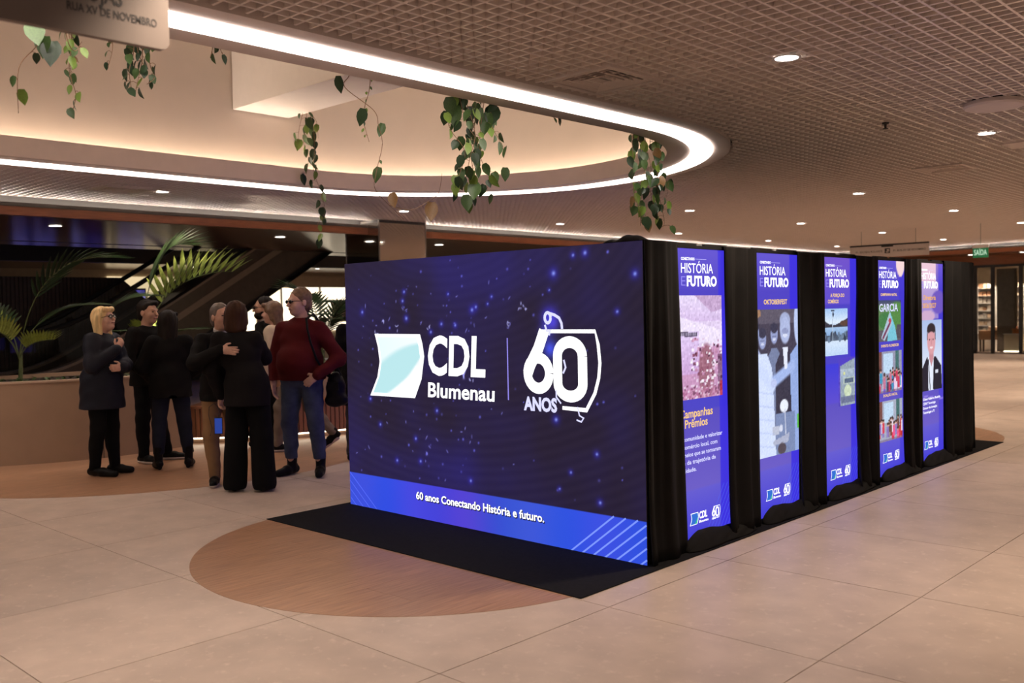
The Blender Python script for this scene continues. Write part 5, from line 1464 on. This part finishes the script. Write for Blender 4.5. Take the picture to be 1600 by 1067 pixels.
def field_obj(name, fld, m, parent, relax=1):
    V, F = fld.mesh()
    me = bpy.data.meshes.new(name); n = len(V)
    me.vertices.add(n); me.vertices.foreach_set('co', V.astype(np.float32).ravel())
    me.loops.add(len(F)*4); me.loops.foreach_set('vertex_index', F.ravel().astype(np.int32))
    me.polygons.add(len(F)); me.polygons.foreach_set('loop_start', np.arange(0, len(F)*4, 4, dtype=np.int32)); me.polygons.foreach_set('use_smooth', np.ones(len(F), bool))
    me.update(calc_edges=True); me.materials.append(m)
    return new_obj(name, me, parent)

def skin_mat(name, c): return mat(name, c, rough=.5, var=.07, vscale=25, spec=.35)
def cloth_mat(name, c, rough=.85, var=.15, bump=.15, vs=6): return mat(name, c, rough=rough, var=var, vscale=vs, bump=bump, bscale=160, spec=.12)
M_eye = mat('eye_dark', (.02, .015, .012), rough=.2); M_lip = mat('lip', (.30, .10, .09), rough=.5, var=.05); M_lens = mat('sunglass_lens', (.008, .007, .008), rough=.08, spec=.6); M_frameg = mat('spectacle_frame', (.015, .012, .012), rough=.3)

def v3(*a): return np.array(a, float)
def person(label, loc, phi, Hh, skin, hair, hairstyle, top, bottom, shoes, pose=None, female=False, head_yaw=0, head_pitch=0, belly=0.0, hem=.80, top_len=None, wide=None, girth=1.0,
           shoe_kind='shoe', sole=None, glasses=None, sleeve=1.0, collar=None, beard=None, lean=(0, 0), jeans=False, coat=0.0, extras=None, hands=('relax', 'relax'), group=None):
    """local axes: x = the person's left, y = back (they face -y), z up.  pose overrides joints, in metres"""
    s = Hh/1.75; sw = (.158 if female else .180)*s*girth; hw = (.092 if female else .088)*s
    J = dict(sL=v3(sw, .01, 1.405*s), sR=v3(-sw, .01, 1.405*s), eL=v3(sw+.06, .03, 1.13*s), eR=v3(-sw-.06, .03, 1.13*s), wL=v3(sw+.05, -.05, .88*s), wR=v3(-sw-.05, -.05, .88*s),
             hL=v3(hw, .0, .93*s), hR=v3(-hw, .0, .93*s), kL=v3(hw+.02, -.01, .50*s), kR=v3(-hw-.02, -.01, .50*s), aL=v3(hw+.03, .03, .085), aR=v3(-hw-.03, .03, .085), tL=v3(hw+.06, -.16, .03), tR=v3(-hw-.06, -.16, .03))
    dx, dy = lean
    for q in ('sL', 'sR', 'eL', 'eR', 'wL', 'wR'): J[q] = J[q]+v3(dx, dy, 0)
    if pose:
        for a, b in pose.items(): J[a] = v3(*b)
    nb = v3(dx*1.0, .02+dy, 1.46*s); hc = v3(dx*1.15, -.015+dy*1.15, 1.625*s)
    root = empty('person', loc, math.radians(CAM_YAW+phi)); tag(root, label, 'person', group)
    P = np.array(list(J.values())+[hc]); lo = P.min(0)-.20; hi = P.max(0)+.20; lo[2] = -.02; hi[2] = max(hi[2], 1.80*s)
    hr = Matrix.Rotation(math.radians(head_yaw), 3, 'Z') @ Matrix.Rotation(math.radians(-head_pitch), 3, 'X'); HR = np.array(hr); hs = s*1.05
    def hp(x, y, z): return hc+HR@(np.array((x, y, z))*hs)
    g = girth
    def torso(F, t, k=.05):
        cx = lambda z: dx*min(1, max(0, (z-.95)/.45)); cy = lambda z: dy*min(1, max(0, (z-.95)/.45))
        F.ell((cx(1.28), .005+cy(1.28), 1.28*s), (.160*s*g+t, .112*s*g+t, .20*s), k)
        F.ell((cx(1.08), -.01-belly*.5+cy(1.08), 1.08*s), ((.138 if female else .15)*s*g+t+belly*.4, .105*s*g+t+belly, .19*s), k)
        F.ell((cx(.95), .01, .94*s), (.165*s*g+t+belly*.25, .118*s*g+t+belly*.4, .13*s+t), k)
        if female:
            for sx in (-1, 1): F.ell((cx(1.27)+sx*.07*s, -.085*s+cy(1.27), 1.26*s), (.06*s+t*.7, .055*s+t*.7, .06*s), .04)
        for sd in ('L', 'R'): F.cap(nb-v3(0, 0, .045), J['s'+sd]-v3(0, 0, .01), .052*s+t*.7, .046*s+t*.7, k)
    def arm(F, sd, t, k=.025, cut=1.0):
        w_ = J['e'+sd]+(J['w'+sd]-J['e'+sd])*cut
        F.cap(J['s'+sd], J['e'+sd], .052*s*g+t, .042*s+t*1.1, k); F.cap(J['e'+sd], w_, .042*s+t*1.1, .030*s+t*.9, k)
    def leg(F, sd, t, k=.03, wd=0.0, bot=1.0):
        a = J['a'+sd]; kn = J['k'+sd]
        F.cap(J['h'+sd], kn, .088*s*g+t, .060*s+t+wd*.5, k); F.cap(kn, kn+(a-kn)*bot, .060*s+t+wd*.5, .040*s+t+wd, k)
        F.cap(kn+v3(0, .02, -.05), kn+(a-kn)*.5+v3(0, .022, 0), .045*s+t, .045*s+t, k)
    def hand(F, sd, kind):
        w_ = J['w'+sd]; d = w_-J['e'+sd]; d = d/np.linalg.norm(d)
        hd = HAND.get((id(J), sd))
        fd, nm = (pose or {}).get('fd'+sd), (pose or {}).get('nm'+sd)
        fd = d if fd is None else v3(*fd)/np.linalg.norm(fd)
        nm = v3((-1 if sd == 'L' else 1), 0, 0) if nm is None else v3(*nm)
        nm = nm-fd*(nm@fd); nm = nm/np.linalg.norm(nm); sv = np.cross(fd, nm)*(1 if sd == 'L' else -1)
        sv = sv/np.linalg.norm(sv)
        c = w_+fd*.05*s
        R = np.stack([sv, nm, fd], -1)
        F.ell(c, (.040*s, .016*s, .052*s), .014, R=R); F.cap(w_-fd*.02, w_+fd*.02, .026*s, .024*s, .015)
        curl = {'relax': .45, 'flat': .10, 'grip': 1.1, 'fist': 1.3}[kind]
        spread = .10 if kind == 'flat' else .03
        for q, (o_, l_) in enumerate(((-.030, .068), (-.010, .078), (.010, .073), (.029, .058))):
            b0 = w_+fd*(.088 if q in (1, 2) else .082)*s+sv*o_*s; dirv = fd+sv*o_*spread*22; dirv /= np.linalg.norm(dirv); a_ = curl*.5; p0 = b0
            for sg, fr in enumerate((.45, .32, .23)):
                dv = dirv*math.cos(a_)+nm*math.sin(a_); p1 = p0+dv*l_*fr*s; F.cap(p0, p1, .0095*s, .0085*s, .006); p0 = p1; a_ += curl*.75
        tb = w_+fd*.03*s-sv*.032*s; t1 = tb+(fd*.55-sv*.6+nm*.25)*.042*s; F.cap(tb, t1, .0125*s, .0105*s, .012); F.cap(t1, t1+(fd*.85-sv*.25+nm*.3)*.032*s, .0105*s, .009*s, .006)
    HAND = {}
    # ---- body, one continuous surface
    Fb = Field(lo, hi, .0075); torso(Fb, -.012); Fb.cap(nb-v3(0, 0, .06), hp(0, .02, -.05), .058*s, .054*s, .03)
    for sd in 'LR':
        arm(Fb, sd, 0.0); hand(Fb, sd, hands[0 if sd == 'L' else 1]); leg(Fb, sd, -.006)
        Fb.cap(J['a'+sd]-v3(0, 0, .02), J['t'+sd]+v3(0, .03, .006), .026*s, .020*s, .015)
    def hell(F, c, r, k, op='add'): F.ell(hp(*c), np.array(r)*hs, k, op, R=HR)
    hell(Fb, (0, .012, .035), (.076, .097, .090), .02); hell(Fb, (0, -.022, -.03), (.062, .072, .092), .03); hell(Fb, (0, -.052, -.088), (.036, .034, .028), .025)
    for sx in (-1, 1):
        hell(Fb, (sx*.036, -.058, -.028), (.028, .030, .030), .02); hell(Fb, (sx*.078, .010, -.006), (.010, .021, .032), .006)
    Fb.cap(hp(-.034, -.082, .026), hp(.034, -.082, .026), .012*hs, .012*hs, .012)
    for sx in (-1, 1): hell(Fb, (sx*.031, -.101, .006), (.017, .014, .012), .008, 'sub')
    Fb.cap(hp(0, -.088, .014), hp(0, -.112, -.026), .009*hs, .014*hs, .010); Fb.cap(hp(-.017, -.089, -.058), hp(.017, -.089, -.058), .009*hs, .009*hs, .008)
    field_obj('body', Fb, skin, root)
    for sx in (-1, 1):
        e = Field(hp(sx*.031, -.083, .006)-.02, hp(sx*.031, -.083, .006)+.02, .003); e.ell(hp(sx*.031, -.083, .006), v3(.014, .010, .006)*hs, 0, R=HR); field_obj('eye', e, M_eye, root)
    m_ = Field(hp(0, -.095, -.058)-.04, hp(0, -.095, -.058)+.04, .003); m_.cap(hp(-.020, -.092, -.057), hp(.020, -.092, -.057), .0065*hs, .0065*hs, 0); field_obj('mouth', m_, M_lip, root)
    # ---- hair
    Fh = Field(hc-.24-v3(0, 0, .22 if hairstyle in ('long', 'bob', 'longstraight') else 0), hc+.24, .0065)
    if hairstyle in ('short', 'crop', 'side'):
        hell(Fh, (0, .022, .045), (.084, .100, .094), .01); hell(Fh, (0, .055, -.02), (.076, .062, .075), .02)
        if hairstyle == 'side': hell(Fh, (.03, -.055, .095), (.055, .04, .03), .02)
        hell(Fh, (0, -.115, -.015), (.085, .085, .092 if hairstyle != 'crop' else .105), .012, 'sub')
        for sx in (-1, 1): hell(Fh, (sx*.092, .0, -.035), (.03, .05, .045), .01, 'sub')
    else:
        L = {'bob': .11, 'long': .30, 'longstraight': .25}[hairstyle]
        hell(Fh, (0, .018, .042), (.091, .107, .096), .01)
        for sx in (-1, 1):
            Fh.cap(hp(sx*.070, .005, .02), hp(sx*.080, .03, -L*.55), .030*hs, .026*hs, .03); Fh.cap(hp(sx*.05, .05, .0), hp(sx*.062, .07, -L), .046*hs, .034*hs, .03)
        Fh.cap(hp(0, .06, .02), hp(0, .085, -L), .06*hs, .045*hs, .03)
        hell(Fh, (0, -.115, -.035), (.066, .085, .105), .015, 'sub')
        Fh.cap(hp(-.055, -.075, .085), hp(.055, -.075, .085), .026*hs, .026*hs, .02)
    Fh.ripple(.0022, 90, 90, 24, seed=len(label))
    field_obj('hair', Fh, hair, root)
    if beard is not None:
        Fd = Field(hc-.2, hc+.1, .005); hell(Fd, (0, -.050, -.078), (.060, .056, .046), .02); hell(Fd, (0, -.035, -.045), (.066, .055, .04), .02); hell(Fd, (0, -.118, -.015), (.06, .045, .045), .01, 'sub'); field_obj('beard', Fd, beard, root)
    # ---- trousers
    wd = wide or 0.0
    Fp = Field(lo, hi, .009)
    Fp.ell((0, .01, .94*s), (.172*s*g+belly*.25, .126*s*g+belly*.4, .125*s), .04)
    for sd in 'LR': leg(Fp, sd, .014, .03, wd, bot=1.0 if not wd else 1.02)
    for sd in 'LR':
        a = J['a'+sd]; w0, P0 = None, None
    Fp.ripple(.0028, 20, 22, 30 if not wd else 12, seed=len(label)+3)
    zc = {'shoe': .045, 'boot': .16, 'sneaker': .06}[shoe_kind] if not wd else .022
    if not (pose and 'walk' in pose): Fp.clip_plane((0, 0, zc), (0, 0, 1))
    Fp.clip_plane((0, 0, 1.03*s), (0, 0, -1))
    field_obj('trousers', Fp, bottom, root)
    # ---- shoes
    for sd in 'LR':
        a, t_ = J['a'+sd], J['t'+sd]; fdv = t_-v3(a[0], a[1], t_[2]); fdv = fdv/np.linalg.norm(fdv); heel = v3(a[0], a[1], t_[2])-fdv*.045; toe = t_
        zb = min(a[2]-.085, t_[2]-.03)
        tilt = a[2]-.085
        Fs = Field(np.minimum(heel, toe)-.12, np.maximum(np.maximum(heel, toe), a)+.14, .006)
        Fs.cap(heel+v3(0, 0, .02+max(0, tilt)), (heel+toe)/2+v3(0, 0, .018+max(0, tilt)*.5), .042*s, .046*s, .02); Fs.cap((heel+toe)/2+v3(0, 0, .012+max(0, tilt)*.5), toe+v3(0, 0, .004), .045*s, .036*s, .02); Fs.cap(a+v3(0, 0, -.03), a+v3(0, .01, .02 if shoe_kind != 'boot' else .12), .044*s, .044*s if shoe_kind != 'boot' else .05*s, .02)
        if tilt <= .001: Fs.clip_plane((0, 0, .004 if sole is None else .022), (0, 0, 1))
        o = field_obj(shoe_kind if shoe_kind != 'boot' else 'ankle_boot', Fs, shoes, root)
        if sole is not None and tilt <= .001:
            Fo = Field(np.minimum(heel, toe)-.10, np.maximum(heel, toe)+.10, .006); Fo.cap(heel+v3(0, 0, .012), (heel+toe)/2+v3(0, 0, .012), .048*s, .051*s, .02); Fo.cap((heel+toe)/2+v3(0, 0, .012), toe+v3(0, 0, .012), .051*s, .042*s, .02); Fo.clip_plane((0, 0, .002), (0, 0, 1)); Fo.clip_plane((0, 0, .030), (0, 0, -1)); field_obj('sole', Fo, sole, o)
        elif sole is not None:
            n_ = np.cross(np.cross(toe-heel-v3(0, 0, tilt), v3(0, 0, 1)), toe-heel-v3(0, 0, tilt)); Fo = Field(np.minimum(heel, toe)-.10, np.maximum(heel, toe)+.10+v3(0, 0, max(0, tilt)), .006); Fo.cap(heel+v3(0, 0, tilt-.022), toe+v3(0, 0, -.020), .030*s, .026*s, .01); field_obj('sole', Fo, sole, o)
        if shoe_kind == 'boot':
            Fo = Field(heel-.06, heel+.09, .006); Fo.cap(heel+v3(0, 0, .0), heel+v3(0, 0, .05), .026, .03, .01); Fo.clip_plane((0, 0, .002), (0, 0, 1)); field_obj('heel', Fo, shoes, o)
    # ---- top
    Ft = Field(lo, hi, .0085); torso(Ft, .016+coat*.6, .05)
    for sd in 'LR': arm(Ft, sd, .016+coat*.5, .03, cut=.97*sleeve)
    hz = hem*s if top_len is None else top_len
    if hz < .90*s:
        Ft.cap((0, .01, 1.0*s), (0, .012, hz), .150*s*g+coat+.02, .165*s*g+coat+.02+belly*.2, .05)
        w_, P_ = Ft._win((lo[0], lo[1], hz-.2), (hi[0], hi[1], 1.0*s))
    Ft.ripple(.0042, 17, 19, 26, seed=len(label))
    Ft.clip_plane((0, 0, hz), (0, 0, 1))
    for sd in 'LR':
        d = J['w'+sd]-J['e'+sd]
    nk = nb+v3(0, -.01, .045 if collar is None else .06); Ft.clip_plane(nk, (0, .25, -1))
    field_obj(top[1], Ft, top[0], root)
    if collar is not None:
        Fc = Field(nb-.14, nb+.16, .006); Fc.cap(nb-v3(0, 0, .02), nb+v3(0, -.012, .055), .072*s, .066*s, 0); Fc.clip_plane(nb+v3(0, -.02, .055), (0, .35, -1)); field_obj('collar', Fc, collar, root)
    # ---- glasses
    if glasses:
        lens = M_lens if glasses == 'sun' else M_glass
        for sx in (-1, 1):
            e = Field(hp(sx*.033, -.104, .006)-.045, hp(sx*.033, -.104, .006)+.045, .003); e.ell(hp(sx*.033, -.104, .006), v3(.026, .006, .018)*hs, 0, R=HR); field_obj('lens', e, lens, root)
            G = MB(); G.tube([tuple(hp(sx*.058, -.098, .012)), tuple(hp(sx*.078, -.03, .012)), tuple(hp(sx*.080, .01, .008))], .003, 6); G.build('temple_arm', M_frameg, root)
            if glasses == 'clear':
                G = MB(); G.tube([tuple(hp(sx*.033+.026*math.cos(a), -.108, .006+.019*math.sin(a))) for a in [k*PI/8 for k in range(17)]], .003, 5, cap=False); G.build('rim', M_frameg, root)
        G = MB(); G.tube([tuple(hp(-.010, -.108, .014)), tuple(hp(.010, -.108, .014))], .003, 6); G.build('bridge', M_frameg, root)
    if extras: extras(root, J, s, hp)
    return root, J

SK1 = skin_mat('skin_fair', (.62, .36, .27)); SK2 = skin_mat('skin_light', (.58, .33, .24)); SK3 = skin_mat('skin_tan', (.50, .28, .19))
HB = mat('hair_blonde', (.80, .56, .26), rough=.45, var=.30, vscale=30, stretch=(1, 1, .12), spec=.4); HD = mat('hair_dark', (.012, .008, .006), rough=.6, var=.3, vscale=30, stretch=(1, 1, .15), spec=.15); HBR = mat('hair_brown', (.045, .018, .010), rough=.55, var=.3, vscale=30, stretch=(1, 1, .15), spec=.15); HG = mat('hair_grey', (.13, .10, .085), rough=.5, var=.3, vscale=30); HLB = mat('hair_light_brown', (.16, .085, .045), rough=.45, var=.3, vscale=30)
C_navy = cloth_mat('navy_parka', (.016, .017, .026), rough=.5); C_black = cloth_mat('black_jacket', (.007, .006, .006)); C_blk2 = cloth_mat('black_suit', (.010, .008, .0085)); C_blktr = cloth_mat('black_trousers', (.006, .0055, .006)); C_red = cloth_mat('red_knit', (.085, .0085, .010), var=.12, bump=.35); C_jean = cloth_mat('blue_jeans', (.060, .075, .125), var=.30, vs=9); C_djean = cloth_mat('dark_jeans', (.018, .021, .034), var=.2); C_tan = cloth_mat('tan_trousers', (.26, .15, .075)); C_cream = cloth_mat('cream_shirt', (.62, .50, .38)); C_beige = cloth_mat('beige_trousers', (.20, .155, .12)); C_greytr = cloth_mat('grey_trousers', (.055, .045, .045))
C_shoe = cloth_mat('black_shoe', (.008, .007, .007), rough=.45); C_sole = cloth_mat('white_sole', (.62, .55, .50)); C_collar = cloth_mat('white_collar', (.62, .56, .54)); M_silver = mat('silver_zip', (.55, .5, .42), rough=.3, metal=.8)

# 1 blonde woman, arms folded, facing right
person('blonde woman in a dark navy parka with folded arms, standing at the left', (-6.22, -0.66, .0015), 78, 1.70, SK1, HB, 'longstraight', (C_navy, 'parka'), C_blktr, C_shoe, female=True, head_yaw=0, head_pitch=14, hem=.70, coat=.028, glasses='clear', girth=1.06, lean=(0, -.02),
       pose=dict(eR=(-.24, -.06, 1.12), wR=(-.10, -.24, 1.28), eL=(.20, -.12, 1.10), wL=(-.06, -.27, 1.10), fdL=(-1, .15, -.05), nmL=(0, 1, 0), fdR=(.5, -.3, .8), nmR=(.3, .9, 0), tL=(.13, -.20, .03), tR=(-.12, -.19, .03), aL=(.10, -.04, .085), aR=(-.10, .05, .085)), hands=('grip', 'grip'))
# 2 man in black facing right
person('smiling man in black jacket facing right between the two women', (-6.62, 0.02, .0015), 62, 1.77, SK3, HD, 'side', (C_black, 'jacket'), C_blktr, C_shoe, head_yaw=10, hem=.84, coat=.012, shoe_kind='sneaker', sole=C_sole, pose=dict(eL=(.27, -.02, 1.12), wL=(.10, -.20, .93), eR=(-.27, -.0, 1.12), wR=(-.10, -.20, .93), fdR=(.5, -.5, -.6), fdL=(-.5, -.5, -.6), tL=(.30, -.18, .03), tR=(-.10, -.20, .03), aL=(.20, -.02, .085), aR=(-.09, .02, .085)), hands=('grip', 'grip'))
# 3 woman with her back to us
person('woman with long dark hair, black top and dark jeans, her back to the camera', (-6.02, -0.04, .0015), -158, 1.65, SK1, HD, 'long', (C_black, 'blouse'), C_djean, C_shoe, female=True, head_yaw=-20, hem=.80, coat=.03, shoe_kind='boot', girth=1.05, pose=dict(eL=(.27, -.02, 1.07), wL=(.16, -.18, .92), eR=(-.27, -.02, 1.07), wR=(-.16, -.18, .92), kL=(.12, -.01, .48), kR=(-.13, -.01, .48), aL=(.14, .02, .10), aR=(-.16, .02, .10), tL=(.17, -.14, .03), tR=(-.20, -.14, .03)))
# 4 grey haired man hugging
def lan4(root, J, s, hp): pass
person('grey haired man in black jacket and tan trousers embracing the woman in the suit', (-4.76, -0.165, .0015), 30, 1.70, SK2, HG, 'short', (C_black, 'jacket'), C_tan, C_shoe, head_yaw=18, head_pitch=6, hem=.82, coat=.012, shoe_kind='sneaker', sole=C_sole, collar=C_collar, lean=(.0, -.06),
       pose=dict(eR=(-.30, -.30, 1.17), wR=(-.117, -.54, 1.29), fdR=(.866, -.5, -.1), nmR=(.5, .866, 0), eL=(.24, -.15, 1.12), wL=(.15, -.27, 1.15), aR=(-.08, .0, .085), tR=(-.14, -.19, .03)), hands=('relax', 'flat'))
# 5 woman in a black suit, back to us
def ex5(root, J, s, hp):
    p = J['wL']+v3(.01, -.02, -.09)
    return
P5 = (-4.236, -0.194, .0015)
W5, J5 = person('person in black suit and wide trousers, brown bob, back to the camera, being hugged', P5, 176, 1.71, SK1, HBR, 'bob', (C_blk2, 'suit_jacket'), C_blktr, C_shoe, female=True, head_yaw=16, hem=.80, coat=.02, wide=.055, girth=1.03, lean=(.09, -.02),
       pose=dict(eL=(.33, -.0, 1.10), wL=(.29, -.10, .86), eR=(-.07, -.27, 1.20), wR=(.08, -.44, 1.24), fdL=(.1, .0, -1), nmL=(-1, .2, 0), kL=(.115, .0, .50), kR=(-.115, .0, .50), aL=(.135, .02, .085), aR=(-.135, .02, .085), tL=(.16, -.12, .03), tR=(-.16, -.12, .03)), hands=('grip', 'relax'))
# 6 man in red sweater
def ex6(root, J, s, hp):
    st = MB(); st.tube([(.13, -.145, 1.47*s), (.150, -.175, 1.38*s), (.185, -.185, 1.25*s), (.225, -.15, 1.10*s), (.26, -.07, .98*s), (.27, .02, .93*s)], .012, 6); st.tube([(.13, -.145, 1.47*s), (.14, .0, 1.515*s), (.16, .12, 1.42*s), (.24, .14, 1.15*s), (.27, .06, .93*s)], .012, 6)
    st.build('bag_strap', C_shoe, root)
W6, J6 = person('man in a dark red sweater, blue jeans and sunglasses facing the camera', (-4.545, 0.592, .0015), -12, 1.84, SK1, HLB, 'short', (C_red, 'sweater'), C_jean, C_shoe, head_yaw=-38, hem=.90, coat=.012, belly=.065, girth=1.16, glasses='sun', shoe_kind='boot', pose=dict(sL=(.185, .01, 1.445), sR=(-.185, .01, 1.445), eR=(-.285, .02, 1.17), wR=(-.27, -.07, .92), eL=(.385, .04, 1.15), wL=(.23, -.16, 1.0), fdL=(-.75, -.15, -.6), nmL=(-.1, .9, 0), fdR=(.12, -.1, -1), kL=(.14, -.01, .51), kR=(-.14, -.01, .51), aL=(.16, .03, .085), aR=(-.15, .04, .085), tL=(.22, -.15, .03), tR=(-.21, -.14, .03)), hands=('relax', 'relax'), extras=ex6)
# 7 bearded man with glasses
person('bearded man with glasses and black jacket behind the person in the suit', (-6.60, 1.47, .0015), -58, 1.80, SK3, HD, 'short', (C_black, 'jacket'), C_blktr, C_shoe, head_yaw=0, hem=.82, coat=.012, glasses='clear', beard=HD, collar=C_collar)
# 8 cream shirt, striding
person('person in a cream shirt and beige trousers striding behind the man in red', (-6.0, 1.51, .0015), -98, 1.74, SK1, HLB, 'bob', (C_cream, 'shirt'), C_beige, C_shoe, hem=.82, coat=.02, lean=(0, -.24), shoe_kind='sneaker', sole=C_sole, girth=1.08, pose=dict(walk=(0, 0, 0), kL=(.10, -.18, .52), aL=(.10, -.22, .085), tL=(.11, -.41, .03), kR=(-.10, .10, .50), aR=(-.10, .38, .20), tR=(-.10, .26, .045)))
# 9 person half hidden by the video wall
person('person in black coat and grey trousers half hidden by the video wall edge', (-4.78, 1.50, .0015), 170, 1.74, SK2, HD, 'crop', (C_black, 'coat'), C_greytr, C_shoe, hem=.62, coat=.03)
# 10 distant visitor
person('distant dark haired visitor whose head shows above the plants', (-9.0, 5.0, 0.0), -60, 1.62, SK3, HD, 'bob', (C_black, 'jacket'), C_blktr, C_shoe, female=True, hem=.8)

# things carried
def at_person(loc, phi, p): return Matrix.Translation(loc) @ Matrix.Rotation(math.radians(CAM_YAW+phi), 4, 'Z') @ Vector(p)
q = at_person(P5, 176, J5['wL']+v3(.03, .0, -.20))
t = empty('phone', q, math.radians(CAM_YAW)); tag(t, 'blue screen phone on a wrist cord held by the person in the suit', 'phone')
bevel(MB().box(-.038, .038, -.005, .005, -.155, 0.0).build('case', M_black, t), .004, 2)
MB().box(-.033, .033, -.0065, -.0052, -.148, -.008).build('screen', emat('phone_blue', rgb(52, 84, 190), .55), t)
MB().tube([(.0, .0, 0.0), (.01, .0, .05), (.0, -.01, .10), (-.03, -.02, .13), (-.075, -.02, .10), (-.085, -.01, .02), (-.06, 0, -.10), (-.08, 0, -.17)], .003, 5).build('wrist_cord', M_black, t)
q = at_person((-4.545, 0.592, .0015), -12, (.33, .06, .72))
t = empty('shoulder_bag', q, math.radians(CAM_YAW-12)); tag(t, 'black shoulder bag at the hip of the man in red', 'bag')
Fg = Field((-.14, -.12, -.06), (.14, .12, .34), .009); Fg.ell((0, 0, .13), (.10, .075, .17), .02); Fg.cap((-.05, 0, .02), (.06, 0, .02), .06, .06, .04); Fg.ripple(.005, 30, 30, 28, 3); field_obj('body', Fg, C_shoe, t)
MB().box(-.06, .06, -.082, -.07, .12, .20).build('pocket_flap', C_shoe, t); MB().tube([(-.07, -.02, .26), (-.03, -.03, .33), (.04, -.03, .33), (.07, -.02, .26)], .008, 6).build('handle', C_shoe, t)
